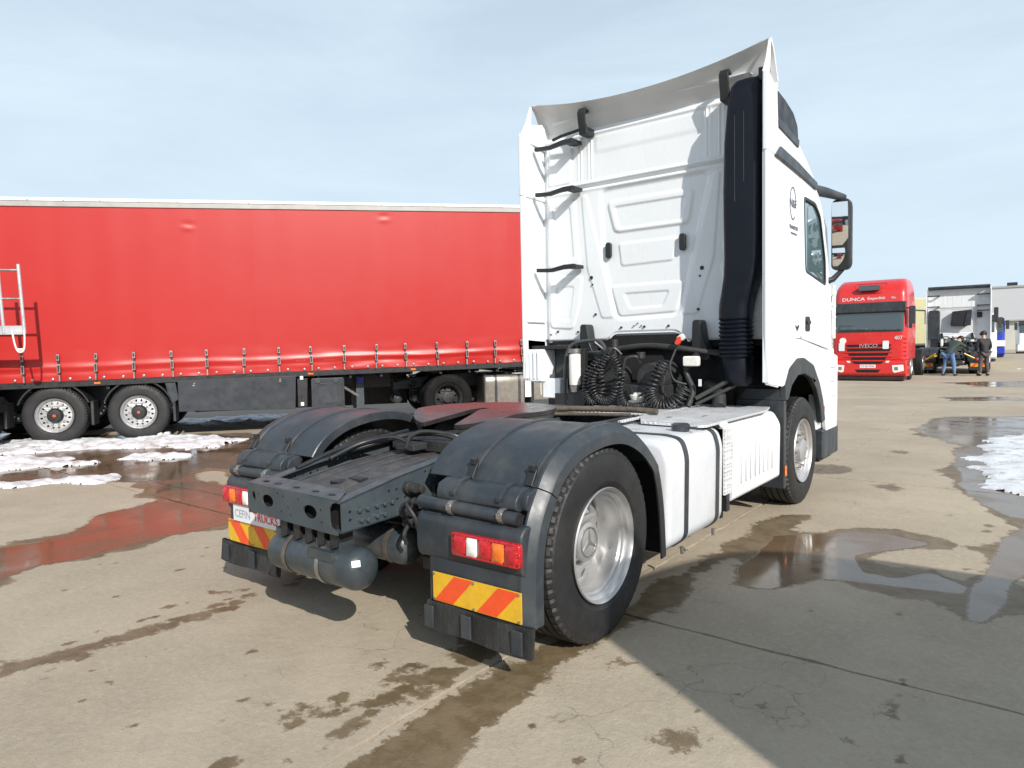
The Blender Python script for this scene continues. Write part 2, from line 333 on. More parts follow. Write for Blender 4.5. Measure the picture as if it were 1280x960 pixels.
def thing(name, label, cat, loc=(0, 0, 0), rz=0, group=None):
    o = bpy.data.objects.new(name, None); o.empty_display_size = .3; COL.objects.link(o); o.location = loc; o.rotation_euler = (0, 0, rz)
    o['label'] = label; o['category'] = cat
    if group: o['group'] = group
    return o
def tag(o, label, cat, group=None):
    o['label'] = label; o['category'] = cat
    if group: o['group'] = group
    return o
def copy_tree(o, parent=None):
    kids = [c for c in COL.objects if c.parent == o]
    c = o.copy(); COL.objects.link(c); c.parent = parent
    for ch in kids: copy_tree(ch, c)
    return c
def circ(cx, cy, rx, ry=None, n=16, rot=0):
    ry = ry or rx
    return [(cx+rx*math.cos(2*PI*k/n)*math.cos(rot)-ry*math.sin(2*PI*k/n)*math.sin(rot), cy+rx*math.cos(2*PI*k/n)*math.sin(rot)+ry*math.sin(2*PI*k/n)*math.cos(rot)) for k in range(n)]
def rrect(x0, x1, y0, y1, r, n=4):
    o = []
    for cx, cy, a in ((x1-r, y1-r, 0), (x0+r, y1-r, PI/2), (x0+r, y0+r, PI), (x1-r, y0+r, 1.5*PI)):
        for k in range(n+1): t = a+PI/2*k/n; o.append((cx+r*math.cos(t), cy+r*math.sin(t)))
    return o
def roundpoly(pts, r, n=4):
    o = []; m = len(pts)
    for i in range(m):
        p = Vector(pts[i]); a = Vector(pts[i-1])-p; b = Vector(pts[(i+1) % m])-p
        d = min(r, a.length*.45, b.length*.45); A = p+a.normalized()*d; B = p+b.normalized()*d
        for k in range(n+1):
            t = k/n; q = (1-t)**2*A+2*t*(1-t)*p+t*t*B; o.append((q.x, q.y))
    return o
def smooth_path(pts, n=6):
    # catmull-rom
    P = [Vector(p) for p in pts]; P = [2*P[0]-P[1]]+P+[2*P[-1]-P[-2]]; o = []
    for i in range(1, len(P)-2):
        for k in range(n):
            t = k/n
            o.append(.5*((2*P[i])+(-P[i-1]+P[i+1])*t+(2*P[i-1]-5*P[i]+4*P[i+1]-P[i+2])*t*t+(-P[i-1]+3*P[i]-3*P[i+1]+P[i+2])*t**3))
    o.append(P[-2]); return o
def coil(path, R, r, turns, seg=6, per=14):
    # helix of wire radius r wound at radius R round a smooth path
    P = smooth_path(path, 12); n = turns*per; o = []
    for i in range(n+1):
        t = i/n*(len(P)-1); k = min(int(t), len(P)-2); q = P[k].lerp(P[k+1], t-k); d = (P[k+1]-P[k]).normalized()
        a = d.cross(Vector((0.1, 1, 0.13))).normalized(); b = d.cross(a)
        an = 2*PI*i/per; R_ = R*(1+.28*mnoise.noise(q*11)); o.append(q+Vector((0, .02*mnoise.noise(q*6), 0))+R_*(math.cos(an)*a+math.sin(an)*b))
    return MB().tube(o, r, seg)
# ---------------------------------------------------------------- ground
def vnoise(x, y, seed=0):
    x0 = np.floor(x).astype(np.int64); y0 = np.floor(y).astype(np.int64); fx = x-x0; fy = y-y0
    def h(a, b):
        n = (a*374761393+b*668265263+seed*1442695041) & 0x7fffffff
        n = ((n ^ (n >> 13))*1274126177) & 0x7fffffff
        return ((n ^ (n >> 16)) & 0xffff)/65535.
    u = fx*fx*(3-2*fx); v = fy*fy*(3-2*fy)
    return (h(x0, y0)*(1-u)+h(x0+1, y0)*u)*(1-v)+(h(x0, y0+1)*(1-u)+h(x0+1, y0+1)*u)*v
def fbm(x, y, s, o=4, seed=0):
    a = 0; w = .5; t = 0
    for k in range(o): a = a+w*vnoise(x*s+k*17.3, y*s-k*9.1, seed+k); t += w; w *= .5; s *= 2.03
    return a/t
def sdpoly(px, py, poly):
    # signed distance, positive inside
    d = np.full(px.shape, 1e9); ins = np.zeros(px.shape, bool); n = len(poly)
    for i in range(n):
        ax, ay = poly[i]; bx, by = poly[(i+1) % n]; ex, ey = bx-ax, by-ay
        t = np.clip(((px-ax)*ex+(py-ay)*ey)/(ex*ex+ey*ey+1e-12), 0, 1)
        d = np.minimum(d, np.hypot(px-ax-t*ex, py-ay-t*ey))
        c = ((ay > py) != (by > py)) & (px < (bx-ax)*(py-ay)/((by-ay) if by != ay else 1e-9)+ax); ins ^= c
    return np.where(ins, d, -d)
WET_L = [(-13.5, -1.5), (-13.5, 1.5), (-11.81, 1.9), (-10.27, 2.9), (-8.94, 3.7), (-8.2, 4.3), (-8.44, 5.6), (-7.0, 6.2), (-5.2, 4.6), (-4.2, 2.6), (-2.78, 0.55), (-2.79, -0.58), (-2.79, -1.13), (-2.58, -1.64), (-3.2, -2.6), (-6, -3.2), (-9, -3)]
DRY1 = [(-9.0, -2.4), (-7.11, -0.49), (-6.21, 0.17), (-5.42, 0.66), (-4.31, 0.28), (-4.12, -0.36), (-3.64, -0.69), (-3.52, -1.07), (-3.66, -1.29), (-3.9, -1.6), (-6, -2.6)]
DRY2 = [(-5.62, 1.3), (-5.8, 1.61), (-5.26, 1.72), (-4.53, 1.4), (-4.39, 1.06), (-5.04, 1.08)]
P1 = [(1.49, 1.19), (1.37, 1.49), (1.38, 1.82), (1.34, 2.41), (1.68, 2.71), (1.84, 2.89), (2.06, 2.96), (2.35, 2.83), (2.18, 2.53), (1.98, 2.22), (2.09, 1.88), (2.28, 1.87), (2.43, 2.11), (2.48, 2.1), (2.66, 1.91), (2.65, 1.78), (2.43, 1.71), (2.09, 1.65), (1.89, 1.6), (1.69, 1.19)]
P2 = [(3.4, 4.2), (3.0, 4.03), (2.79, 3.25), (2.73, 2.52), (2.70, 2.02), (2.69, 1.33), (2.8, 1.34), (2.86, 1.97), (3.01, 2.7), (3.6, 3.2)]
P3 = [(1.32, 10.15), (1.5, 12.6), (4.2, 13.8), (3.6, 9.0), (2.4, 8.9), (2.24, 8.3), (1.74, 8.94)]
P4 = [(2.05, 7.9), (2.5, 9.5), (3.6, 9.5), (3.4, 3.9), (2.75, 4.2), (2.42, 4.9), (2.2, 6.5)]
P5 = [(1.0, 17.5), (2.4, 18.3), (2.6, 17.2), (1.3, 16.6)]
P6 = [(0.4, 24.5), (3.6, 26.5), (3.9, 22.5), (1.6, 22.4)]
BR = [(1.05, -2.6), (0.98, -1.65), (0.97, -1.21), (0.98, -0.72), (0.99, -0.35), (1.15, 0.5), (1.25, 0.4), (1.23, -0.49), (1.25, -0.91), (1.33, -1.37), (1.36, -2.6)]
STREAK = [(-1.08, -2.3), (-0.98, -1.47), (-0.9, -0.96), (-0.83, -0.95), (-0.82, -1.33), (-0.92, -2.3)]
TYRETRAIL = [(0.95, 0.3), (1.0, 1.6), (1.08, 3.2), (1.5, 3.4), (1.5, 2.4), (1.36, 1.2), (1.42, 0.55), (1.3, 0.1)]
rs_ = random.Random(3)
SPOTS = [(.86-abs(rs_.gauss(0, .13)), -1.9+rs_.random()*1.6, .012+.03*rs_.random()) for _ in range(70)]+[(-.95+rs_.gauss(0, .09), -2.2+rs_.random()*1.9, .01+.03*rs_.random()) for _ in range(40)]+[(rs_.uniform(-2.5, .8), rs_.uniform(-2.2, .3), .008+.016*rs_.random()) for _ in range(60)]+[(rs_.uniform(1.3, 3), rs_.uniform(-1, 4), .008+.03*rs_.random()) for _ in range(40)]+[(1.41, -0.21, .09), (1.92, -0.62, .075), (2.5, 0.04, .10), (2.56, 0.24, .07), (2.45, -0.25, .09), (0.72, -0.55, .07), (0.64, -0.95, .09), (0.5, -0.9, .07), (0.66, -1.29, .08), (0.17, -0.64, .05), (1.0, 5.6, .3), (2.3, 6.2, .3), (-0.6, -0.1, .15), (0.75, -1.1, .1), (0.55, -1.4, .08), (2.2, 0.9, .06), (1.75, 4.9, .12), (1.5, 7.4, .2)]
SNOWS = [[(-11.9, 0.3), (-11.5, 1.06), (-10.95, 1.94), (-9.8, 2.32), (-9.66, 3.05), (-8.92, 3.28), (-7.81, 3.35), (-7.69, 2.75), (-7.85, 2.49), (-8.76, 1.8), (-9.43, 0.96), (-9.83, 0.15), (-11, -.9)],
         [(-10.2, -.9), (-9.67, 0.11), (-9.49, 0.64), (-8.19, 0.87), (-7.57, 0.87), (-7.6, 0.51), (-7.91, -0.12), (-8.16, -0.5), (-9.3, -1.2)],
         [(-7.6, -1.1), (-7.01, -0.52), (-6.68, 0.06), (-6.16, 0.57), (-5.94, 0.34), (-6.34, -0.06), (-6.78, -0.58), (-7.3, -1.15)],
         [(-7.7, 1.43), (-7.46, 1.98), (-7.34, 2.19), (-6.98, 1.86), (-7.18, 1.48)],
         [(-12.6, 4.6), (-11.6, 6.2), (-10.2, 7.0), (-10.0, 5.6), (-11.0, 4.3), (-12.0, 3.8)],
         [(-14.5, 11.5), (-13.0, 15.0), (-10.6, 16.0), (-10.4, 12.5), (-12, 10.8)],
         [(2.41, 9.6), (2.8, 10.4), (4.6, 10.6), (4.8, 4.6), (3.11, 4.62), (2.61, 5.29), (2.44, 6.19), (2.36, 7.05), (2.38, 8.4)],
         [(2.0, 36.5), (3.2, 38), (5.5, 37.5), (5.0, 35), (2.8, 35.2)]]
def wetdamp(x, y):
    wob = (fbm(x, y, 2.2, 5, 3)-.5)*.34
    wet = np.full(x.shape, -9.); 
    wl = np.minimum(sdpoly(x, y, WET_L)+wob, -(sdpoly(x, y, DRY1)+wob*.6)); wl = np.minimum(wl, -(sdpoly(x, y, DRY2)+wob*.4))
    w1 = sdpoly(x, y, P1)+wob*.28
    wet = np.maximum(wl, w1)
    for P, k in ((P2, .3), (P3, .8), (P4, .7), (P5, 1.2), (P6, 2.)): wet = np.maximum(wet, sdpoly(x, y, P)+wob*k)
    damp = wet+.01+np.maximum(0, fbm(x, y, 1.7, 4, 9)-.44)*.75
    damp = np.maximum(damp, sdpoly(x, y, BR)+wob*.25-.01)
    damp = np.maximum(damp, (sdpoly(x, y, STREAK)+wob*.2-.02))
    damp = np.maximum(damp, (sdpoly(x, y, TYRETRAIL)+wob*.9-.13))
    for sx, sy, r in SPOTS: damp = np.maximum(damp, (r-np.hypot((x-sx), (y-sy)*.8))*(.6 if r > .045 else 2.4)+wob*(.45 if r > .045 else .25)-(.03 if r > .045 else 0))
    f = lambda d, k: np.clip(.5+d*k, 0, 1)
    return f(wet, 4.0), f(damp, 5.0)
XJ = [-20, -16.1, -11.9, -7.7, -3.45, .93, 5.1, 9.4]; YJ = [-8, -4.3, .35, 5.1, 9.9, 14.7, 19.5, 24.3, 29.1, 33.9, 38.7, 44]
yard = MB().box(-420, 420, -60, 900, -.60, -.045).build('ground', 'concrete', None, smooth=0, kind='structure')
far = MB()
for (a, b, c, d) in ((-420, 420, 44, 900), (-420, -20, -60, 44), (9.4, 420, -60, 44), (-20, 9.4, -60, -8)): far.box(a, b, c, d, -.04, 0)
o = far.build('asphalt_yard', 'concrete', None, smooth=0, kind='structure')
yj = {4: 0}
for i in range(len(XJ)-1):
    for j in range(len(YJ)-1):
        x0, x1, y0, y1 = XJ[i]+.004, XJ[i+1]-.004, YJ[j]+.004, YJ[j+1]-.004
        near = (y1 < 10.5 and x1 < 6 and x0 > -12.5 and y0 > -5) 
        st = .045 if near else .16
        if y0 > 15: st = .4
        nx = max(2, int((x1-x0)/st)); ny = max(2, int((y1-y0)/st))
        gx = np.linspace(x0, x1, nx); gy = np.linspace(y0, y1, ny)
        X, Y = np.meshgrid(gx, gy)
        # ragged, chipped joint edges
        e = .0045
        JX = X+np.where((X == gx[0]), np.abs(fbm(X, Y, 6, 3, 21)-.42)*.045, 0)-np.where((X == gx[-1]), np.abs(fbm(X, Y, 6, 3, 31)-.42)*.045, 0)
        JY = Y+np.where((Y == gy[0]), np.abs(fbm(X, Y, 6, 3, 41)-.42)*.045, 0)-np.where((Y == gy[-1]), np.abs(fbm(X, Y, 6, 3, 51)-.42)*.045, 0)
        wt, dp = wetdamp(X, Y)
        Z = (fbm(X, Y, 1.3, 3, 7)-.5)*.004*(1-wt)+.0
        tilt = .0015*((i*7+j*3) % 3-1); Z = Z+tilt
        top = np.stack([JX, JY, Z], -1).reshape(-1, 3)
        idx = np.arange(nx*ny).reshape(ny, nx)
        F = np.stack([idx[:-1, :-1], idx[:-1, 1:], idx[1:, 1:], idx[1:, :-1]], -1).reshape(-1, 4).tolist()
        ring = list(idx[0, :])+list(idx[1:, -1])+list(idx[-1, -2::-1])+list(idx[-2:0:-1, 0])
        low = top[ring].copy(); low[:, 2] = -.04; base = nx*ny
        V = np.vstack([top, low]); m = len(ring)
        F += [[ring[k], base+k, base+(k+1) % m, ring[(k+1) % m]] for k in range(m)]
        me = bpy.data.meshes.new('concrete_slab'); me.from_pydata(V.tolist(), [], F)
        for nm, arr in (('wet', wt), ('damp', dp)):
            at = me.attributes.new(nm, 'FLOAT', 'POINT'); vals = np.zeros(len(V)); vals[:nx*ny] = arr.reshape(-1); at.data.foreach_set('value', vals.astype(np.float32))
        me.materials.append(MT['concrete'])
        ob = bpy.data.objects.new('concrete_slab', me); COL.objects.link(ob); ob.parent = yard
# crack running across the right-hand slabs (thin open fissures, filled dark)
def crack(pts, w, name='crack'):
    P = smooth_path([(x, y, 0) for x, y in pts], 10); vs = []; fs = []
    for k, p in enumerate(P):
        q = P[min(k+1, len(P)-1)]-P[max(k-1, 0)]; n = Vector((-q.y, q.x, 0)).normalized()
        off = (mnoise.noise(Vector((p.x*3, p.y*3, 2)))*.03); ww = w*(.5+.6*abs(mnoise.noise(Vector((p.x*9, p.y*9, 0)))))
        c = p+n*off; vs += [tuple(c-n*ww+Vector((0, 0, .0035))), tuple(c+n*ww+Vector((0, 0, .0035)))]
    fs = [(2*k, 2*k+1, 2*k+3, 2*k+2) for k in range(len(P)-1)]
    MB().add(vs, fs).build(name, 'joint', yard, smooth=0)
crack([(-5.6, .75), (-4.9, .72), (-4.2, .78), (-3.45, .7)], .006)
# snow left lying: real heaps
for si, P in enumerate(SNOWS):
    P = np.array(P); x0, y0 = P.min(0)-.3; x1, y1 = P.max(0)+.3; st = .035 if si < 4 else .06
    if si == 5: st = .12
    if si == 7: st = .15
    gx = np.arange(x0, x1, st); gy = np.arange(y0, y1, st); X, Y = np.meshgrid(gx, gy)
    d = sdpoly(X, Y, [tuple(p) for p in P])+(fbm(X, Y, 2.6, 6, 11)-.5)*.75
    H = (.018+.06*fbm(X, Y, 5, 4, 2)+.05*fbm(X, Y, 16, 4, 4))*np.clip(d/.22, -1, 1)**1
    H = np.where(d > 0, np.sqrt(np.clip(d/.22, 0, 1))*(.012+.10*fbm(X, Y, 6, 5, 2)**1.6)+.002, -.02)
    if si in (6,): H = H*.5
    idx = np.arange(X.size).reshape(X.shape); keep = (d > -.06)
    F = []; k = keep[:-1, :-1] & keep[1:, :-1] & keep[:-1, 1:] & keep[1:, 1:]
    A = np.stack([idx[:-1, :-1], idx[:-1, 1:], idx[1:, 1:], idx[1:, :-1]], -1)[k]
    used, inv = np.unique(A, return_inverse=True); V = np.stack([X.ravel(), Y.ravel(), H.ravel()], -1)[used]
    b = MB(); b.v = [tuple(v) for v in V.tolist()]; b.f = [tuple(f) for f in inv.reshape(A.shape).tolist()]
    o = b.build('snow_patch', 'snow', None, smooth=80, kind='stuff', recalc=False)
    tag(o, ['dirty white snow strip lying in front of the red trailer wheels', 'ragged melting snow island beside the left puddle edge', 'thin narrow snow strip at the left frame edge in the puddle', 'small scrap of slush in the reddish puddle', 'shaded snow lying beneath the red trailer', 'snow seen through the gap under the red trailer', 'melting snow bank at the right edge by the puddle', 'small far snow patch behind the standing man'][si], 'snow')
# ---------------------------------------------------------------- wheels
def tyre_mb(w=.32, R=.505, seg=240, blocks=True):
    h = w/2
    prof = [(-h+.03, .292), (-h+.006, .33), (-h, .40), (-h+.004, .44), (-h+.012, .468), (-h+.018, .474), (-h+.022, R-.016), (-h+.034, R-.003)]
    gro = [-.085, -.03, .03, .085]
    tr = []
    for g in gro: tr += [(g-.008, R), (g-.006, R-.012), (g+.006, R-.012), (g+.008, R)]
    p = prof+tr+[(-a, r) for a, r in reversed(prof)]
    b = MB(); secs = []
    for (a, r) in p:
        q = []
        for k in range(seg):
            rr_ = r; aa = a
            if blocks and abs(a) > h-.036 and r > .475 and k % 4 == 0: rr_ = r-.010; aa = a-.005*(1 if a > 0 else -1)
            t = 2*PI*k/seg; q.append((aa, math.cos(t)*rr_, math.sin(t)*rr_))
        secs.append(q)
    b.loft(secs, cap=False)
    return b
def rim_deep():      # outer face towards +X, origin at tyre centre
    b = MB(); b.lathe([(.122, .286), (.150, .300), (.158, .296), (.150, .288), (.128, .283), (.118, .266), (.110, .262), (.100, .262), (.088, .252), (.040, .248), (.030, .243), (-.02, .243), (-.05, .252), (-.14, .26), (-.155, .30)], 72)
    return b
def disc_plate(r0, r1, hr, hd, n, x, t, dish=0):
    holes = [circ(hd*math.cos(2*PI*k/n+.2), hd*math.sin(2*PI*k/n+.2), hr*1.15, hr*.85, 14, 2*PI*k/n+.2) for k in range(n)]
    b = MB(); b.curve([circ(0, 0, r1, n=64), circ(0, 0, r0, n=48)]+holes, t, lambda u, v, w: (x+w+dish*(r1-math.hypot(u, v)), u, v)); return b
TY = tyre_mb(); TYN = None
def wheel(root, loc, side, kind):
    """kind: rear_outer, rear_inner, front, trailer"""
    sx = side
    def mk(b): return b if sx > 0 else b.mirror()
    rb = rim_deep(); 
    w = mk(rb).build('wheel', 'rim', root, loc=loc)
    ty = MB(); ty.v = TY.v; ty.f = TY.f; mk(ty).build('tyre', 'rubber', w, smooth=26)
    if kind == 'rear_outer':
        mk(disc_plate(.085, .248, .024, .188, 8, -.045, .012, dish=.46)).build('wheel_disc', 'rim', w, smooth=30)
        mk(MB().lathe([(.030, .105), (.046, .103), (.050, .096), (.050, .0005)], 48)).build('hub_cap', 'rim', w)
        st = MB()
        st.curve([circ(0, 0, .080, n=40), circ(0, 0, .073, n=40)], .006, lambda u, v, ww: (.052+ww, u, v))
        for k in range(3):
            t = PI/2+2*PI*k/3
            st.curve([[(math.cos(t)*.076, math.sin(t)*.076), (math.cos(t+PI/2)*.010, math.sin(t+PI/2)*.010), (math.cos(t+PI)*.006, math.sin(t+PI)*.006), (math.cos(t-PI/2)*.010, math.sin(t-PI/2)*.010)]], .008, lambda u, v, ww: (.053+ww+.0004*k, u, v))
        mk(st).build('hub_emblem', 'steel', w)
    elif kind == 'front':
        mk(disc_plate(.12, .252, .024, .218, 10, .075, .012)).build('wheel_disc', 'rim', w, smooth=30)
        mk(MB().lathe([(.078, .20), (.10, .195), (.108, .185), (.108, .115), (.150, .108), (.158, .095), (.158, .0005)], 48)).build('hub_cap', 'rim', w)
        nb = MB()
        for k in range(10):
            t = 2*PI*k/10; nb.lathe([(.106, .018), (.118, .018), (.120, .014), (.146, .013), (.148, .0005)], 6, o=(0, math.cos(t)*.158, math.sin(t)*.158))
        mk(nb).build('wheel_nuts', 'steel', w, smooth=30)
    elif kind == 'trailer':
        mk(disc_plate(.12, .252, .020, .215, 16, .085, .012, dish=.10)).build('wheel_disc', 'rim', w, smooth=30)
        mk(MB().lathe([(.088, .135), (.13, .125), (.15, .105), (.165, .1), (.170, .07), (.170, .0005)], 32)).build('hub_cap', 'black', w)
        mk(MB().lathe([(.171, .024), (.173, .024), (.173, .0005)], 12)).build('hub_badge', 'redmark', w)
        nb = MB()
        for k in range(10):
            t = 2*PI*k/10; nb.lathe([(.10, .017), (.132, .016), (.134, .0005)], 6, o=(0, math.cos(t)*.158, math.sin(t)*.158))
        mk(nb).build('wheel_nuts', 'steel', w, smooth=30)
    else:
        mk(disc_plate(.05, .248, .030, .198, 8, .14, .012)).build('wheel_disc', 'dark_frame', w, smooth=30)
    return w

# ---------------------------------------------------------------- the white tractor unit
def taper_fn(): pass
def build_tractor(T, dark_wheels=False):
    # ---- frame rails (perforated C sections)
    for s in (1, -1):
        def X(u, v, w, s=s): return (s*(.396+w), u, v)
        outl = [(-1.02, .665), (-.30, .69), (.3, .69), (4.3, .69), (4.3, .95), (.35, .95), (-.05, .945), (-.30, .925), (-.62, .885), (-1.02, .815)]
        bolts = [(-.92, .76), (-.87, .76), (-.81, .762), (-.76, .762), (-.71, .762), (-.91, .71), (-.87, .705), (-.81, .71), (-.76, .71)]
        holes = [(-.72, .815), (-.67, .815), (-.62, .815), (-.61, .765), (-.57, .825), (-.53, .815), (-.46, .875), (-.42, .872), (-.36, .872), (-.97, .76), (-.97, .72), (-.44, .815), (-.50, .77), (-.56, .775), (-.665, .765), (-.3, .87), (-.24, .87), (-.3, .82), (-.2, .80)]
        b = MB().curve([outl]+[circ(y, z, .0085, n=8) for y, z in holes], .008, X)
        # flanges
        up = [(.35, .95), (-.05, .945), (-.30, .925), (-.62, .885), (-1.02, .815)]
        for (y0, z0), (y1, z1) in zip(up, up[1:]):
            b.add([(s*.400, y0, z0), (s*.330, y0, z0), (s*.330, y1, z1), (s*.400, y1, z1), (s*.400, y0, z0-.008), (s*.330, y0, z0-.008), (s*.330, y1, z1-.008), (s*.400, y1, z1-.008)], [(0, 1, 2, 3), (7, 6, 5, 4), (0, 4, 5, 1), (1, 5, 6, 2), (2, 6, 7, 3), (3, 7, 4, 0)])
        b.box(*sorted((s*.330, s*.400)), .35, 4.3, .942, .950)
        lo = [(4.3, .69), (-.30, .69), (-1.02, .665)]
        for (y0, z0), (y1, z1) in zip(lo, lo[1:]):
            b.add([(s*.400, y0, z0), (s*.330, y0, z0), (s*.330, y1, z1), (s*.400, y1, z1), (s*.400, y0, z0+.008), (s*.330, y0, z0+.008), (s*.330, y1, z1+.008), (s*.400, y1, z1+.008)], [(0, 1, 2, 3), (7, 6, 5, 4), (0, 4, 5, 1), (1, 5, 6, 2), (2, 6, 7, 3), (3, 7, 4, 0)])
        rail = b.build('frame_rail', 'frame', T, smooth=30)
        for y, z in bolts:
            m = MB().lathe([(.400, .019), (.404, .019), (.404, .013), (.418, .013), (.420, .009), (.420, .0004)], 6)
            m.v = [(s*x, y+a, z+c) for x, a, c in m.v]
            m.build('bolt', 'frame', rail, smooth=30)
    # ---- end cross-member with its oval openings
    def Yf(u, v, w): return (u, -1.026+w, v)
    outl = [(-.388, .695), (-.33, .675), (.33, .662), (.345, .655), (.355, .70), (.322, .72), (.315, .775), (.345, .80), (.345, .822), (-.388, .835)]
    outl = [(-.388, .700), (-.36, .675), (.30, .655), (.375, .655), (.375, .672), (.325, .69), (.318, .72), (.318, .775), (.335, .80), (.372, .815), (-.388, .835)]
    b = MB().curve([outl, circ(-.20, .752, .052, .033, 20), circ(.165, .742, .055, .034, 20), circ(-.33, .76, .018, .030, 14)]+[circ(x, z, .008, n=8) for x, z in ((-.285, .775), (-.06, .79), (-.02, .74), (.0, .70), (-.08, .71), (.25, .76), (.07, .79), (.255, .70), (-.11, .80))], .008, Yf)
    b.curve([[(-.388, 0), (.380, 0), (.30, .115), (-.388, .115)]]+[circ(x, .045, .034, .014, 14) for x in (-.29, -.18, -.02, .14, .27)], .007, lambda u, v, w: (u, -1.022+v, .829+w-.01*(u+.388)/.77+v*.16))
    b.build('rear_cross_member', 'frame', T, bevel=.002, smooth=30)
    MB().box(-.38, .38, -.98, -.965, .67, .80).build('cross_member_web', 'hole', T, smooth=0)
    # ---- ribbed deck between the rails
    def deck(u, v):
        x = -.285+.57*u; y = -.86+.80*v; z = .800+.085*v+.018*math.sin(PI*v)
        k = (u*4) % 1.0; rib = .012*(1-min(1, abs(k-.5)*9)) if False else .0
        g = min(abs(u-t) for t in (.02, .25, .5, .75, .98)); z -= .020*max(0, 1-g/.020); z += .008*(1-max(0, 1-g/.12)); z += .006*math.cos((u-.5)*PI)
        return (x, y, z)
    dk = MB().grid(deck, 140, 14); dk.build('deck_plate', 'deck', T, smooth=50)
    MB().box(-.325, .325, -.9, -.86, .76, .80).box(-.325, .325, -.07, .02, .80, .88).build_each('deck_support', 'dark_frame', T, bevel=.004)
    MB().box(.05, .15, -.70, -.64, .832, .848).box(.0, .07, -.78, -.70, .826, .838).build('deck_catch', 'black', T, bevel=.004)
    hz = MB()
    hz.tube(smooth_path([(-.30, -.55, .90), (-.25, -.35, .97), (-.10, -.22, 1.0), (.02, -.15, .93)]), .012, 8)
    hz.tube(smooth_path([(-.33, -.4, .92), (-.1, -.12, 1.0), (.15, -.05, 1.01), (.30, .02, .95)]), .016, 8)
    hz.tube(smooth_path([(-.02, -.20, .93), (-.02, -.16, 1.0), (.05, -.1, 1.03), (.22, .0, 1.0), (.28, .1, .93)]), .013, 8)
    hz.tube(smooth_path([(-.34, -.75, .87), (-.33, -.4, .95), (-.32, .1, .99)]), .014, 8)
    hz.build_each('air_hose', 'black', T)
    MB().box(-.30, .20, -.06, .05, .90, .97).box(-.12, .04, -.2, -.08, .92, .96).build_each('valve_block', 'dark_frame', T, bevel=.006)
    # dark underside: axle, differential, springs, shafts
    b = MB().lathe([(-1.0, .085), (-.3, .11), (-.22, .20), (0, .235), (.22, .20), (.3, .11), (1.0, .085)], 24, o=(0, 0, .5), cap=True)
    b.tube([(0, .2, .5), (0, 2.0, .62), (0, 3.3, .75)], .06, 12)
    b.build('rear_axle', 'dark_frame', T)
    for s in (1, -1):
        b = MB().tube([(s*.45, -.35, .42), (s*.45, -.35, .70)], .13, 16).tube([(s*.45, .38, .42), (s*.45, .38, .70)], .13, 16).box(*sorted((s*.40, s*.50)), -.5, .95, .36, .43)
        b.tube([(s*.42, -.1, .4), (s*.5, -.25, .85)], .035, 10)
        b.build_each('air_spring', 'black', T, bevel=.004)
    MB().box(-.39, .39, .2, .26, .70, .94).box(-.39, .39, 1.0, 1.06, .70, .94).box(-.39, .39, 2.2, 2.26, .7, .94).box(-.39, .39, -.55, -.5, .69, .80).build_each('cross_member', 'dark_frame', T, bevel=.003)
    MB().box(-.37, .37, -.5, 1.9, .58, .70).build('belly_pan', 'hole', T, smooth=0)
    # ---- transverse air tank under the tail
    b = MB(); R = .105; pr = [(-.27, .0006)]+[(-.27+.075*(1-math.cos(t)), R*math.sin(t)) for t in np.linspace(.15, PI/2, 8)]+[(.40+.075*math.sin(t), R*math.cos(t)) for t in np.linspace(0, PI/2-.12, 8)]+[(.475, .0006)]
    b.lathe(pr, 40, o=(0, -.93, .475)); tk = b.build('air_tank', 'tank_grey', T, smooth=50)
    for x in (-.07, .21):
        MB().lathe([(x-.013, R+.002), (x-.013, R+.006), (x+.013, R+.006), (x+.013, R+.002)], 40, o=(0, -.93, .475)).build('tank_strap', 'rust' if x < 0 else 'steel', tk)
    m = MB().curve([rrect(-.026, .026, -.02, .02, .004)], .002, lambda u, v, w: (0, 0, 0)); 
    m.v = []; m.f = []
    n = Vector((.78, -.46, .42)).normalized(); a = Vector((.5, .8, 0)).normalized(); a = (a-n*a.dot(n)).normalized(); up = n.cross(a)
    MB().add([tuple(Vector((.455, -.990, .522))+a*i*.020+up*j*.015+n*.004) for i, j in ((-1, -1), (1, -1), (1, 1), (-1, 1))]+[tuple(Vector((.455, -.990, .522))+a*i*.020+up*j*.015-n*.02) for i, j in ((-1, -1), (1, -1), (1, 1), (-1, 1))], [(0, 1, 2, 3), (0, 4, 5, 1), (1, 5, 6, 2), (2, 6, 7, 3), (3, 7, 4, 0)]).build('sticker', 'sticker', tk, smooth=0)
    MB().box(-.22, .10, -.975, -.89, .565, .60).box(.14, .33, -.985, -.89, .56, .60).box(.14, .33, -1.036, -1.0, .515, .562).build('tank_bracket', 'tank_grey', T, bevel=.003)
    b = MB()
    for x in (-.14, -.03, .07, .17, .27): b.prism([(x, .69), (x+.07, .69), (x+.055, .58), (x+.01, .56)], -1.0, -.90, 'Y')
    b.build_each('hanger_bracket', 'black', T, bevel=.004)
    b = MB().lathe([(-.05, .0006), (-.05, .09), (.0, .10), (.32, .10), (.36, .07), (.37, .0006)], 28, o=(0, -.52, .47)); tk2 = b.build('brake_reservoir', 'tank_grey', T, smooth=50)
    MB().lathe([(.22, .102), (.22, .106), (.25, .106), (.25, .102)], 28, o=(0, -.52, .47)).build('tank_strap', 'rust', tk2)
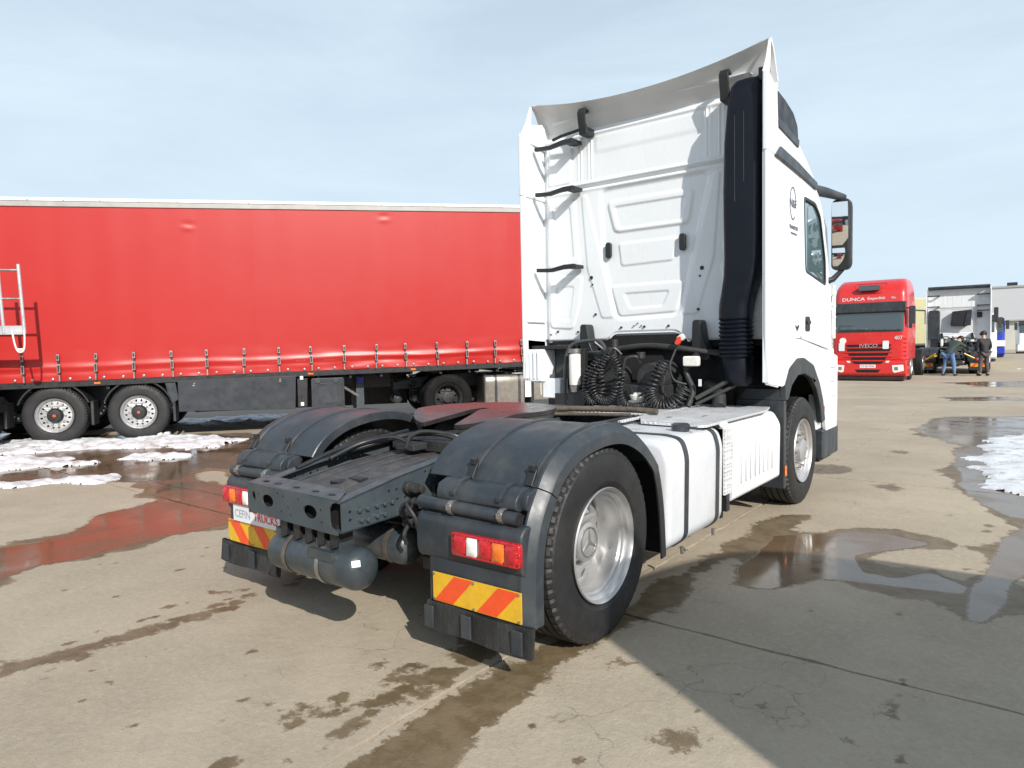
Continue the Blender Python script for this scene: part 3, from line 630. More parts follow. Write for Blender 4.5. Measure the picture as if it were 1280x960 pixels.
    # mounting hardware on the outside of each rail
    for s in (1, -1):
        def mk(b): return b if s > 0 else b.mirror()
        b = MB()
        for y, z, r in ((-.60, .815, .028), (-.55, .80, .024), (-.62, .70, .034), (-.57, .735, .02)): b.lathe([(.40, r*1.2), (.43, r*1.2), (.43, r), (.47, r*.8), (.472, .0005)], 14, o=(0, y, z))
        b.tube(smooth_path([(.44, -.62, .74), (.50, -.70, .76), (.56, -.70, .70), (.54, -.66, .62)]), .010, 8)
        b.tube(smooth_path([(.44, -.6, .66), (.46, -.68, .60), (.45, -.66, .54)]), .012, 8)
        b.box(.402, .44, -.64, -.52, .62, .66).box(.402, .425, -.42, -.34, .70, .80)
        mk(b).build_each('valve_fitting', 'dark_frame', T, bevel=.002)
        # ---- mudguard
        prof = [(-.525, .885), (-.47, .955), (-.38, 1.02), (-.26, 1.07), (-.12, 1.10), (.04, 1.112), (.20, 1.098), (.34, 1.055), (.47, .985), (.575, .90), (.63, .84)]
        prof = [tuple(p)[:2] for p in smooth_path([(a, c, 0) for a, c in prof], 3)]
        def sweep(prof, cs):
            secs = []
            for i, p in enumerate(prof):
                p0 = prof[max(i-1, 0)]; p1 = prof[min(i+1, len(prof)-1)]; dy, dz = p1[0]-p0[0], p1[1]-p0[1]; l = math.hypot(dy, dz); ny, nz = -dz/l, dy/l
                secs.append([(x, p[0]+ny*h, p[1]+nz*h) for x, h in cs])
            return MB().loft(secs)
        cs = [(.50, 0), (.505, .006), (.765, .006), (.77, .016), (.80, .016), (.805, .006), (1.125, .006), (1.13, .016), (1.16, .016), (1.165, .006), (1.185, .006), (1.185, -.012), (.515, -.012), (.515, -.05), (.50, -.05)]
        fd = mk(sweep(prof, cs)).build('mudguard', 'plastic', T, smooth=28)
        cs2 = [(1.187, .010), (1.198, .009), (1.235, -.022), (1.246, -.036), (1.246, -.095), (1.234, -.095), (1.234, -.04), (1.187, -.004)]
        mk(sweep(prof, cs2)).build('mudguard_lip', 'plastic_edge', fd, smooth=28)
        for x in (.785, 1.145):
            c = MB().prism([(-.545, .895), (-.50, .965), (-.485, .965), (-.51, .90)], x-.022, x+.022, 'X').box(x-.016, x+.016, -.515, -.485, .955, .985)
            mk(c).build('mudguard_clip', 'black', fd, bevel=.004)
        # front drop of the guard
        pf = [tuple(q)[:2] for q in smooth_path([(.632, .838, 0), (.68, .70, 0), (.715, .52, 0), (.735, .27, 0)], 4)]
        mk(sweep(pf, [(.50, 0), (1.21, 0), (1.235, -.02), (1.245, -.05), (1.245, -.10), (1.235, -.10), (1.23, -.04), (1.20, -.015), (.50, -.015)])).build('front_splash_panel', 'black', fd, smooth=30)
        # rear lip going down beside the panel
        pr_ = [tuple(q)[:2] for q in smooth_path([(-.530, .880, 0), (-.600, .775, 0), (-.645, .66, 0), (-.665, .52, 0), (-.668, .38, 0), (-.668, .275, 0)], 4)]
        pr_ = list(reversed(pr_))
        mk(sweep(pr_, cs2)).build('mudguard_lip', 'plastic_edge', fd, smooth=28)
        # lower rear panel with steps
        pan = MB().prism([(-.505, .885), (-.545, .885), (-.600, .865), (-.615, .83), (-.610, .795), (-.585, .785), (-.58, .77), (-.61, .735), (-.635, .70), (-.672, .60), (-.680, .27), (-.62, .27), (-.60, .72), (-.50, .86)], .63, 1.19, 'X')
        pn = mk(pan).build('rear_panel', 'plastic', fd, bevel=.006)
        blg = MB().prism(roundpoly([(-.52, .895), (-.60, .885), (-.645, .85), (-.65, .80), (-.62, .785), (-.54, .79)], .03), .66, 1.155, 'X')
        mk(blg).build('panel_bulge', 'plastic', pn, bevel=.008)
        for x in (.78, 1.06): mk(MB().prism([(-.535, .905), (-.608, .893), (-.660, .85), (-.660, .83), (-.60, .875), (-.53, .89)], x-.014, x+.014, 'X')).build('panel_strap', 'plastic', pn, bevel=.003)
        mk(MB().tube([(.56, -.655, .775), (1.175, -.655, .765)], .031, 20)).build('mounting_tube', 'plastic', T, smooth=60)
        mk(MB().lathe([(1.176, .030), (1.180, .026), (1.178, .0005)], 20, o=(0, -.655, .765))).build('tube_end', 'hole', T)
        for x in (.78, 1.09): mk(MB().lathe([(x-.014, .0325), (x-.014, .036), (x+.014, .036), (x+.014, .0325)], 20, o=(0, -.655, .770)).box(x-.010, x+.010, -.700, -.685, .765, .79)).build('tube_clamp', 'steel', T)
        hs = MB().prism(roundpoly([(-.60, .735), (-.655, .735), (-.688, .70), (-.692, .67), (-.692, .56), (-.68, .515), (-.62, .49), (-.60, .5)], .02), .555, 1.215, 'X')
        mk(hs).build('lamp_housing', 'plastic', pn, bevel=.014, seg=3)
        mk(MB().prism([(-.60, .75), (-.645, .745), (-.67, .722), (-.62, .722)], .60, 1.15, 'X')).build('housing_ledge', 'plastic', pn, bevel=.005)
        lb = mk(MB().prism(rrect(.815, 1.222, .560, .672, .018), -.718, -.688, 'Y')).build('tail_lamp', 'red_lens', T, bevel=.008, seg=3)
        segs = [(.828, .908, 'red_lens'), (.912, .980, 'white_lens'), (.984, 1.060, 'red_lens'), (1.064, 1.136, 'amber_lens'), (1.140, 1.211, 'red_lens')]
        for a, c, mn in segs:
            g = MB().grid(lambda u, v, a=a, c=c: (a+(c-a)*u, -.718-.012*math.sin(PI*min(1, max(0, u)))**.5*math.sin(PI*v)**.5, .573+.086*v), 10, 8)
            mk(g).build('lens', mn, lb, smooth=60)
        # chevron marker
        mb_ = MB().curve([rrect(.665, 1.208, .305, .447, .004)], .004, lambda u, v, w: (u, -.688+w, v)); cv = mk(mb_).build('chevron_board', 'yellow', pn)
        for k in (0, 1):
            x0 = .72+.27*k; mk(MB().prism([(x0-.045, .308), (x0+.075, .308), (x0+.205 if k == 0 else x0+.205, .444), (x0+.085, .444)], -.6915, -.6905, 'Y')).build('chevron_stripe', 'redmark', cv, smooth=0)
        nb = MB()
        for x in (.675, .93, 1.195):
            for z in (.315, .437): nb.lathe([(-.696, .006), (-.690, .006)], 8, 'Y', o=(x, 0, z), cap=True)
        mk(nb).build('rivet', 'steel', cv)
        # spray flap
        fl = MB().grid(lambda u, v: (.63+.645*u, -.700-.015*math.sin(u*9)*(1-v)*.4-.012*(1-v), .165+.135*v+.006*math.sin(u*7)), 30, 6)
        flb = MB(); flb.v = fl.v+[(x, y+.02, z) for x, y, z in fl.v]; n = len(fl.v); flb.f = fl.f+[tuple(i+n for i in reversed(f)) for f in fl.f]
        flb.f += [(i, i+1, i+1+n, i+n) for i in range(29)]+[(29+30*j, 59+30*j, 59+30*j+n, 29+30*j+n) for j in range(5)]+[(30*j, 30*j+30, 30*j+30+n, 30*j+n) for j in range(5)]
        mk(flb).build('spray_flap', 'flap', fd, smooth=50)
        for x in (.66, .90, 1.20): mk(MB().box(x-.03, x+.03, -.724, -.712, .175, .285)).build('flap_clip', 'plastic', fd, bevel=.004)
        # wheels
        wheel(T, (s*1.083, 0, .5), s, 'rear_outer'); wheel(T, (s*.735, 0, .5), s, 'rear_inner'); wheel(T, (s*1.075, 3.7, .5), s, 'front')
    # number board on the left panel
    pb = MB().curve([rrect(-1.115, -.60, .452, .560, .006)], .005, lambda u, v, w: (u, -.702+w, v)).build('dealer_plate', 'plate', T)
    MB().text('CEFIN', .072, lambda u, v, w: (-1.095+u*.92, -.706-w, .480+v), .002, 'LEFT').build('lettering', 'txt_grey', pb, smooth=0)
    MB().text('TRUCKS', .076, lambda u, v, w: (-.880+u*.92, -.706-w, .480+v), .003, 'LEFT').build('lettering', 'txt_red', pb, smooth=0)
    # ---- fifth wheel
    n = 64; out = []
    for k in range(n+1):
        t = -PI/2+.34+(2*PI-.68)*k/n; out.append((.485*math.cos(t), .485*math.sin(t)))
    V = [(-.13, -.455), (-.035, -.10), (-.034, .02), (.034, .02), (.035, -.10), (.13, -.455)]
    fw = MB().curve([out+V], .028, lambda u, v, w: (u, .52+v, 1.105+w+(.25*min(0, v+.22) if v < -.22 else 0)))
    fo = fw.build('fifth_wheel', 'grease', T, bevel=.004, smooth=40)
    sk = MB()
    for k in range(n):
        t0 = -PI/2+.34+(2*PI-.68)*k/n; t1 = -PI/2+.34+(2*PI-.68)*(k+1)/n
        def q(t, r, z): 
            v = r*math.sin(t); return (r*math.cos(t), .52+v, z+(.25*min(0, v+.22) if v < -.22 else 0))
        sk.add([q(t0, .480, 1.092), q(t1, .480, 1.092), q(t1, .445, 1.00), q(t0, .445, 1.00)], [(0, 1, 2, 3)])
    sk.build('coupling_skirt', 'coupler', fo)
    MB().prism([(.20, .96), (.84, .96), (.70, 1.07), (.34, 1.07)], .22, .36, 'X').prism([(.20, .96), (.84, .96), (.70, 1.07), (.34, 1.07)], -.36, -.22, 'X').lathe([(-.4, .03), (.4, .03)], 12, o=(0, .52, 1.05), cap=True).build('coupling_pedestal', 'dark_frame', T, bevel=.006)
    MB().box(-.46, .46, .10, .95, .952, .966).build('mounting_plate', 'frame', T, bevel=.003)
    MB().tube([(.1, .3, 1.04), (.62, .12, 1.04)], .010, 8).build('release_handle', 'steel', T)
    # pipes running in front of the coupling
    MB().tube(smooth_path([(-.45, 1.6, 1.0), (-.1, 1.72, 1.01), (.4, 1.85, 1.01), (.62, 1.88, 1.0)]), .024, 12).build('rusty_pipe', 'rust', T)
    MB().tube(smooth_path([(-.45, 1.45, .97), (-.1, 1.55, .98), (.5, 1.66, .99)]), .015, 12).build('rusty_pipe', 'rust', T)
    # ---- catwalk, fuel tank, side box
    MB().prism([(1.42, .955), (1.42, .972), (2.7, .975), (2.7, .958)], .52, .56, 'X').prism([(.53, 1.76), (.70, 1.44), (1.16, 1.40), (1.20, 1.44), (1.20, 1.80), (1.215, 2.66), (1.15, 2.95), (.53, 2.95)], .955, .972, 'Z').build('catwalk', 'tread', T, bevel=.003)
    MB().prism([(1.20, .965), (1.24, .925), (1.24, .45), (1.225, .45), (1.225, .92), (1.19, .955)], 1.66, 1.80, 'Y').build('catwalk_side', 'tread', T, bevel=.002)
    b = MB()
    for k in range(8):
        for j in range(4): b.lathe([(1.240, .012), (1.245, .007), (1.246, .0005)], 8, o=(0, 1.685+.03*j, .52+.05*k))
    b.build('anti_slip_stud', 'tread', T, kind='stuff')
    MB().box(-.30, .50, 1.95, 2.75, .955, .968).build('catwalk', 'tread', T, bevel=.003)
    for cx in (.78, .98): MB().lathe([(.972, .02), (.98, .02), (.982, .0005)], 8, 'Z', o=(cx, 1.75+(cx-.78), 0)).build('catwalk_bolt', 'steel', T)
    tp = roundpoly([(.50, .30), (.58, .23), (1.14, .23), (1.225, .30), (1.235, .82), (1.20, .925), (1.10, .945), (.52, .945)], .09, 6)
    ft = MB(); secs = []
    for y, k in ((.775, .90), (.785, .965), (.80, .99), (.82, 1), (1.62, 1), (1.64, .99), (1.655, .96), (1.66, .90)):
        secs.append([(.86+(x-.86)*k, y, .585+(z-.585)*k) for x, z in tp])
    ft.loft(secs); fto = ft.build('fuel_tank', 'tankwhite', T, smooth=50)
    for y in (1.02, 1.54):
        secs = [[(.86+(x-.86)*k, yy, .585+(z-.585)*k) for x, z in tp] for yy, k in ((y-.028, 1.002), (y-.028, 1.016), (y+.028, 1.016), (y+.028, 1.002))]
        MB().loft(secs, cap=False).build('tank_strap', 'strap', fto, smooth=40)
        MB().tube([(1.20, y, .235), (1.20, y, .19)], .012, 8).build('strap_bolt', 'steel', fto)
    MB().lathe([(.94, .05), (.955, .062), (.985, .062), (.995, .05), (.996, .0005)], 28, 'Z', o=(1.08, 1.28, 0)).box(1.12, 1.19, 1.265, 1.295, .962, .975).build('filler_cap', 'strap', fto, smooth=40)
    MB().box(.60, .72, 1.0, 1.1, .945, .985).build('tank_sender', 'black', fto, bevel=.006)
    # left-side battery box and air tank (mirror side)
    MB().loft([[(-x, y, z) for x, z in tp] for y in (.80, 1.9)]).build('battery_box', 'plastic', T, smooth=50)
    MB().prism(roundpoly([(-.5, .3), (-1.22, .3), (-1.235, .9), (-.5, .95)], .06), 2.0, 3.0, 'Y').build('silencer_box', 'tankwhite', T, smooth=50)
    bx = MB().prism(roundpoly([(.55, .36), (1.20, .36), (1.225, .385), (1.232, .83), (1.17, .935), (.55, .945)], .04), 1.86, 2.98, 'Y').build('exhaust_box', 'white_dirty', T, bevel=.012, smooth=50)
    for k in range(8):
        y = 2.02+.105*k; MB().prism(roundpoly([(y-.006, .48+.0*k), (y+.010, .48), (y+.010, .80), (y-.006, .80)], .004), 1.231, 1.240, 'X').build('pressed_rib', 'white_dirty', bx, bevel=.003)
    MB().prism([(1.80, .30), (1.86, .30), (1.86, .9), (1.80, .9)], .6, 1.20, 'X').build('box_bracket', 'black', T)
    MB().box(.6, 1.15, 1.82, 1.86, .24, .34).build('box_bracket', 'black', T)
    # front wheel rear mudflap board
    for s in (1, -1):
        def mk(b): return b if s > 0 else b.mirror()
        mk(MB().box(.82, 1.24, 3.05, 3.12, .25, 1.02).prism(roundpoly([(.84, 1.02), (1.24, 1.02), (1.2, 1.12), (.9, 1.12)], .02), 3.06, 3.2, 'Y')).build('front_mud_flap', 'plastic', T, bevel=.012)
        mk(MB().box(1.243, 1.252, 3.055, 3.10, .36, .45)).build('side_marker', 'amber_lens', T, bevel=.003)
        mk(MB().lathe([(.45, .09), (.95, .09)], 12, o=(0, 3.7, .5), cap=True).box(.35, .5, 3.0, 4.4, .45, .55)).build('front_axle', 'dark_frame', T)
    # ---- engine bay and clutter behind the cab
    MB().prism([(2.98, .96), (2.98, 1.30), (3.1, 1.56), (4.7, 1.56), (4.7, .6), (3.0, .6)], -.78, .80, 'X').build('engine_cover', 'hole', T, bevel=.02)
    e = MB().box(-.35, .35, 2.55, 3.0, .96, 1.16).lathe([(2.6, .14), (2.95, .16)], 20, 'Y', o=(.2, 0, 1.22), cap=True).lathe([(2.75, .10), (2.95, .12)], 20, 'Y', o=(-.28, 0, 1.22), cap=True).tube(smooth_path([(.62, 2.9, 1.15), (.75, 2.8, 1.1), (.80, 2.7, .98)]), .06, 12)
    e.build('gearbox', 'dark_frame', T, bevel=.01)
    MB().lathe([(1.01, .055), (1.07, .075), (1.09, .05), (1.10, .0005)], 16, 'Z', o=(.10, 2.55, 0)).build('reservoir_cup', 'cream', T)
    MB().box(.05, .28, 2.45, 2.7, .97, 1.03).build('reservoir_base', 'steel', T, bevel=.01)
    # cab mount crossbar
    MB().tube([(-.68, 2.72, 1.44), (-.35, 2.70, 1.455)], .024, 12).build('cab_crossbar', 'frame', T)
    MB().tube([(-.35, 2.70, 1.455), (-.18, 2.69, 1.49)], .036, 12).build('cab_crossbar', 'rust', T)
    MB().tube(smooth_path([(-.18, 2.69, 1.49), (.1, 2.69, 1.515), (.35, 2.69, 1.50), (.62, 2.76, 1.46), (.76, 2.82, 1.44)]), .026, 12).build('cab_crossbar', 'dark_frame', T)
    for x, lean in ((-.62, 0), (.56, .02)):
        MB().prism(roundpoly([(x-.045, 1.74), (x+.03, 1.74), (x+.06, 1.55), (x+.12, 1.42), (x+.10, 1.38), (x-.05, 1.38), (x-.05, 1.6)], .03), 2.80, 2.935, 'Y').build('cab_mount', 'black', T, bevel=.008)
    MB().tube(smooth_path([(.60, 2.72, 1.44), (.50, 2.70, 1.30), (.58, 2.66, 1.12), (.56, 2.6, .98)]), .026, 10).build('strut', 'dark_frame', T)
    MB().tube([(.62, 2.62, 1.05), (.92, 2.78, 1.24)], .02, 8).tube([(.62, 2.62, 1.0), (.95, 2.78, 1.18)], .015, 8).build('strut', 'dark_frame', T)
    MB().prism(roundpoly([(.50, 1.33), (.645, 1.33), (.645, 1.42), (.50, 1.42)], .02), 2.62, 2.68, 'Y').build('work_lamp', 'white_lens', T, bevel=.012)
    MB().tube(smooth_path([(-.66, 2.62, .97), (-.755, 2.65, 1.02), (-.765, 2.68, 1.3), (-.755, 2.70, 1.46), (-.66, 2.70, 1.555), (-.42, 2.70, 1.575), (-.33, 2.68, 1.53), (-.27, 2.66, 1.44)], 7), .018, 10).build('guard_rail', 'frame', T)
    cn = MB().lathe([(1.14, .035), (1.15, .055), (1.18, .058), (1.44, .058), (1.46, .04), (1.50, .035), (1.50, .0005)], 24, 'Z', o=(-.60, 2.60, 0)).build('filter_canister', 'cream', T, smooth=50)
    MB().lathe([(1.08, .045), (1.14, .052)], 20, 'Z', o=(-.60, 2.60, 0), cap=True).lathe([(1.46, .062), (1.50, .062)], 20, 'Z', o=(-.60, 2.60, 0), cap=True).build('filter_head', 'steel', cn)
    MB().box(-.53, -.49, 2.6, 2.66, .97, 1.50).box(-.86, -.68, 2.62, 2.64, .95, 1.06).box(-.68, -.48, 2.58, 2.62, .94, 1.10).build('bracket_post', 'black', T, bevel=.005)
    # coiled air and electric lines
    cl = [coil([(-.30, 2.55, 1.40), (-.40, 2.52, 1.25), (-.42, 2.5, 1.08), (-.33, 2.48, 1.0), (-.24, 2.5, 1.10), (-.26, 2.52, 1.30), (-.20, 2.55, 1.44)], .036, .0085, 34),
          coil([(-.12, 2.50, 1.42), (-.05, 2.48, 1.30), (-.08, 2.46, 1.10), (-.17, 2.46, 1.02), (-.28, 2.46, 1.05), (-.33, 2.48, 1.20), (-.24, 2.5, 1.36)], .033, .008, 32),
          coil([(-.02, 2.5, 1.28), (-.03, 2.48, 1.12), (.02, 2.46, .995), (.16, 2.44, .985), (.27, 2.44, 1.02), (.34, 2.46, 1.06)], .027, .0075, 26),
          coil([(.38, 2.52, 1.36), (.33, 2.48, 1.26), (.28, 2.46, 1.12), (.32, 2.44, 1.02), (.42, 2.44, .99), (.52, 2.46, 1.04), (.59, 2.5, 1.16)], .056, .0085, 24)]
    for c in cl: c.build('coiled_line', 'black', T, smooth=60)
    MB().tube(smooth_path([(.59, 2.5, 1.18), (.50, 2.45, 1.22), (.44, 2.5, 1.34), (.45, 2.6, 1.48)]), .009, 6).tube(smooth_path([(-.02, 2.5, 1.30), (.0, 2.52, 1.40), (.08, 2.56, 1.42), (.10, 2.6, 1.36)]), .015, 8).tube(smooth_path([(-.2, 2.55, 1.44), (-.16, 2.58, 1.5), (-.1, 2.62, 1.44)]), .012, 8).tube(smooth_path([(-.38, 2.6, 1.56), (-.3, 2.64, 1.48), (-.24, 2.6, 1.42)]), .016, 8).tube(smooth_path([(.05, 2.5, 1.16), (.10, 2.5, 1.05), (.2, 2.5, 1.10), (.24, 2.52, 1.03)]), .01, 8).build_each('hose', 'black', T)
    MB().box(-.24, -.14, 2.58, 2.68, 1.40, 1.50).lathe([(1.44, .035), (1.58, .03)], 10, 'Z', o=(-.17, 2.62, 0), cap=True).lathe([(1.40, .04), (1.46, .04)], 10, 'Z', o=(.11, 2.6, 0), cap=True).build_each('coupling_head', 'dark_frame', T, bevel=.006)
    MB().prism(roundpoly([(.43, 1.53), (.465, 1.515), (.50, 1.56), (.495, 1.595), (.46, 1.59)], .012), 2.60, 2.64, 'Y').build('red_connector', 'txt_red', T, bevel=.006)
    MB().prism(roundpoly([(.45, 1.585), (.505, 1.555), (.525, 1.585), (.50, 1.62)], .01), 2.605, 2.645, 'Y').build('connector_collar', 'cream', T, bevel=.004)
    MB().box(.655, .68, 2.60, 2.61, 1.16, 1.22).build('label_tag', 'plate', T)
    # =================== CAB ===================
def build_cab(T):
    ZS = [(1.60, 1.222, 5.09), (1.9, 1.222, 5.10), (2.2, 1.222, 5.06), (2.55, 1.218, 4.99), (2.9, 1.213, 4.90), (3.05, 1.210, 4.86), (3.2, 1.205, 4.80), (3.35, 1.20, 4.68), (3.5, 1.193, 4.45), (3.62, 1.165, 4.1), (3.70, 1.12, 3.8), (3.76, 1.06, 3.50), (3.80, 1.0, 3.2)]
    def lerp(z):
        for (a, w, f), (b, w2, f2) in zip(ZS, ZS[1:]):
            if z <= b: t = max(0, (z-a)/(b-a)); return w+(w2-w)*t, f+(f2-f)*t
        return ZS[-1][1:]
    def half(z, y):
        w, f = lerp(z); t = max(0, min(1, (y-2.97)/(f-2.97)))
        fl = .0 if z < 2.7 else min(1, (z-2.7)/.8)
        w2 = w*(1-(.16*fl+.02)*t**1.6)
        c = .32; 
        d = f-y
        if d < c: w2 -= c*.75*(1-math.sqrt(max(0, 1-((c-d)/c)**2)))
        return max(.05, w2)
    def section(z):
        w, f = lerp(z); ys = [2.99, 3.2, 3.5, 3.8]+[f-.9*(1-k/5)**1 for k in range(5)]; ys = sorted(set([2.99]+[2.99+(f-.33-2.99)*k/10 for k in range(1, 11)]+[f-.33+.33*math.sin(PI/2*k/7) for k in range(1, 7)]))
        R = [(half(z, y), y, z) for y in ys]; xf = R[-1][0]; fr = [(xf*math.cos(PI*k/10), f-.012+.03*math.sin(PI*k/10), z) for k in range(1, 10)]
        return R+fr+[(-x, y, z) for x, y, z in reversed(R)]
    zz = [ZS[0][0]+(ZS[-1][0]-ZS[0][0])*k/44 for k in range(45)]
    MB().loft([section(z) for z in zz]).build('cab_body', 'white', T, smooth=45)
    # ---- pressed rear wall
    nx, nz = 260, 250
    gx = np.linspace(-1.195, 1.195, nx); v = np.linspace(0, 1, nz)
    zb = 1.575+.0*gx
    arch = 1/(1+np.exp(-(gx+.40)/.02))*1/(1+np.exp((gx-.34)/.02)); zb = 1.565+.075*arch-.02*(gx > .4)
    X, Vv = np.meshgrid(gx, v); Z = zb[None, :]+(3.775-zb[None, :])*Vv
    def ss(d, w): t = np.clip(d/w+.5, 0, 1); return t*t*(3-2*t)
    D = np.zeros_like(X)
    def reg(poly, h, w=.03): 
        global _t
        return h*ss(sdpoly(X, Z, poly), w)
    def R(poly, h, w=.03, r=.05): return h*ss(sdpoly(X, Z, roundpoly(poly, r, 5)), w)
    D += R([(-.505, 3.065), (.625, 3.065), (.47, 2.45), (.33, 1.80), (-.345, 1.78), (-.46, 2.3)], -.020, .045, .09)
    D += R([(-.43, 2.94), (.47, 2.94), (.42, 2.63), (-.35, 2.63)], .016, .03, .06)
    D += R([(-.36, 2.88), (.39, 2.88), (.345, 2.665), (-.30, 2.665)], -.012, .02, .04)
    D += R([(-.31, 2.52), (.30, 2.52), (.26, 2.31), (-.28, 2.30)], .010, .02, .03)
    D += R([(-.40, 2.11), (.37, 2.11), (.29, 1.83), (-.31, 1.81)], .012, .02, .04)
    D += R([(-.26, 2.03), (.22, 2.03), (.15, 1.89), (-.19, 1.88)], -.010, .018, .03)
    for m in (1, -1):
        def mm(P): return [(m*a, b) for a, b in P]
        D += R(mm([(.72, 3.04), (.66, 3.04), (.45, 2.2), (.36, 1.80), (.50, 1.80), (.66, 2.3)]), .009, .018, .03)
        D += R(mm([(.82, 3.56), (1.10, 3.56), (1.12, 3.18), (.84, 3.18)]), .014, .025, .04)
        D += R(mm([(.80, 3.03), (1.12, 3.03), (1.13, 2.34), (.74, 2.34), (.78, 2.6)]), .013, .022, .05)
        D += R(mm([(.86, 2.96), (1.06, 2.96), (1.07, 2.42), (.82, 2.42)]), -.010, .018, .04)
        D += R(mm([(.72, 2.24), (1.12, 2.24), (1.12, 1.72), (.84, 1.70), (.76, 1.95)]), .012, .02, .05)
        D += R(mm([(.82, 2.14), (1.04, 2.14), (1.04, 1.80), (.88, 1.79)]), -.009, .018, .04)
        for xc in (.615, .735): D += .007*np.exp(-((np.abs(X-m*xc)-.02)/.006)**2)*(Z > 3.18)*(Z < 3.62)
    D += .016*np.exp(-((Z-3.155)/.016)**2)-.018*np.exp(-((Z-3.118)/.012)**2)+.008*np.exp(-((Z-3.09)/.012)**2)
    D += -.014*ss(Z-3.66, .05)+.014*np.exp(-((Z-3.635)/.018)**2)+.006*ss(Z-3.44, .06)*ss(3.60-Z, .03)*ss(.55-np.abs(X), .04)
    D += .012*np.exp(-(np.maximum(0, Z-zb[None, :])/.02)**2)*(np.abs(X) < .42)+.006*(fbm(X, Z, 1.3, 2, 5)-.5)
    lip = ss(.02-(Z-zb[None, :]), .02); D -= .02*lip
    D -= .05*ss(np.abs(X)-1.165, .06)
    P3_ = np.stack([X, 2.955-D, Z], -1).reshape(-1, 3)
    idx = np.arange(nx*nz).reshape(nz, nx)
    b = MB(); b.v = [tuple(p) for p in P3_.tolist()]; b.f = [tuple(f) for f in np.stack([idx[:-1, :-1], idx[:-1, 1:], idx[1:, 1:], idx[1:, :-1]], -1).reshape(-1, 4).tolist()]
    bw = b.build('rear_wall', 'white', T, smooth=60, recalc=False)
    MB().box(-1.16, 1.16, 2.995, 3.02, 1.63, 3.75).build('wall_backing', 'white', T, smooth=0)
    for x, z, r in [(-.61, 2.21, .019), (-.60, 2.14, .010), (-.57, 1.84, .012), (.55, 2.21, .019), (.53, 2.14, .010), (.51, 1.84, .012), (-1.12, 1.65, .008), (-1.03, 1.68, .011), (-.78, 1.67, .011), (-.28, 1.70, .011), (-.03, 1.70, .011), (.22, 1.70, .011)]:
        MB().lathe([(2.939, .0005), (2.938, r*.8), (2.941, r), (2.98, r)], 14, 'Y', o=(x, 0, z)).build('grommet', 'black', bw)
    for x in (-.41, .365): MB().prism(rrect(x-.030, x+.030, 2.385, 2.54, .026, 5), 2.930, 2.965, 'Y').build('vent_plug', 'black', bw, bevel=.006)
    for x, z in ((-.14, 1.71), (-.10, 1.735), (-.06, 1.71)): MB().box(x-.006, x+.006, 2.937, 2.95, z-.004, z+.004).build('clip', 'black', bw)
    # ---- side deflectors
    for s in (1, -1):
        def mk(b): return b if s > 0 else b.mirror()
        de = MB().prism([(2.60, 3.64), (2.98, 3.56), (2.98, 1.50), (2.90, 1.14), (2.62, 1.18), (2.60, 1.60)], 1.214, 1.238, 'X'); d_ = mk(de).build('side_deflector', 'white', T, bevel=.006)
        rb = MB()
        for z in (1.78,): rb.prism([(2.62, z), (2.96, z), (2.96, z+.012), (2.62, z+.012)], 1.185, 1.214, 'X')
        rb.prism([(2.61, 1.2), (2.65, 1.2), (2.65, 3.6), (2.61, 3.62)], 1.196, 1.214, 'X')
        mk(rb).build('deflector_rib', 'white', d_, bevel=.003)
        if s < 0:
            for z, k in ((3.53, 0), (3.07, 1), (2.30, 2)):
                br = MB().prism([(-1.16, z+.035), (-.98, z+.02), (-.82, z+.045), (-.70, z+.045), (-.70, z), (-.84, z), (-.98, z-.018), (-1.16, z-.005)], 2.76, 2.80, 'Y').box(-.80, -.69, 2.78, 2.93, z+.005, z+.04)
                br.build('deflector_bracket', 'black', T, bevel=.004)
            MB().prism([(2.72, 1.20), (2.95, 1.20), (2.95, .98), (2.72, 1.0)], -1.08, -.86, 'X').build('deflector_foot', 'white_dirty', T, bevel=.012)
            dbx = MB().box(-1.212, -1.03, 2.64, 2.95, 1.17, 1.50).build('deflector_box', 'white', T, bevel=.012)
            for xx in (-1.17, -1.12, -1.07): MB().box(xx-.008, xx+.008, 2.628, 2.64, 1.20, 1.47).build('box_rib', 'white', dbx, bevel=.003)
            MB().box(-1.02, -.70, 2.86, 2.94, 1.02, 1.54).build('arch_backing', 'dark_frame', T, bevel=.02)
            MB().box(-1.20, -.70, 2.70, 2.93, 1.50, 1.535).build('lower_bracket', 'black', T, bevel=.004)
        # roof side deflector fin
        fin = MB().prism([(2.60, 3.645), (2.62, 3.685), (2.83, 3.615), (3.30, 3.545), (3.38, 3.27), (2.95, 3.20), (2.88, 3.12), (2.61, 3.12)], 1.205, 1.243, 'X')
        # upper grille panel on the roof flank
        def flank(y, z, o=0): return (half(z, y)+o, y, z)
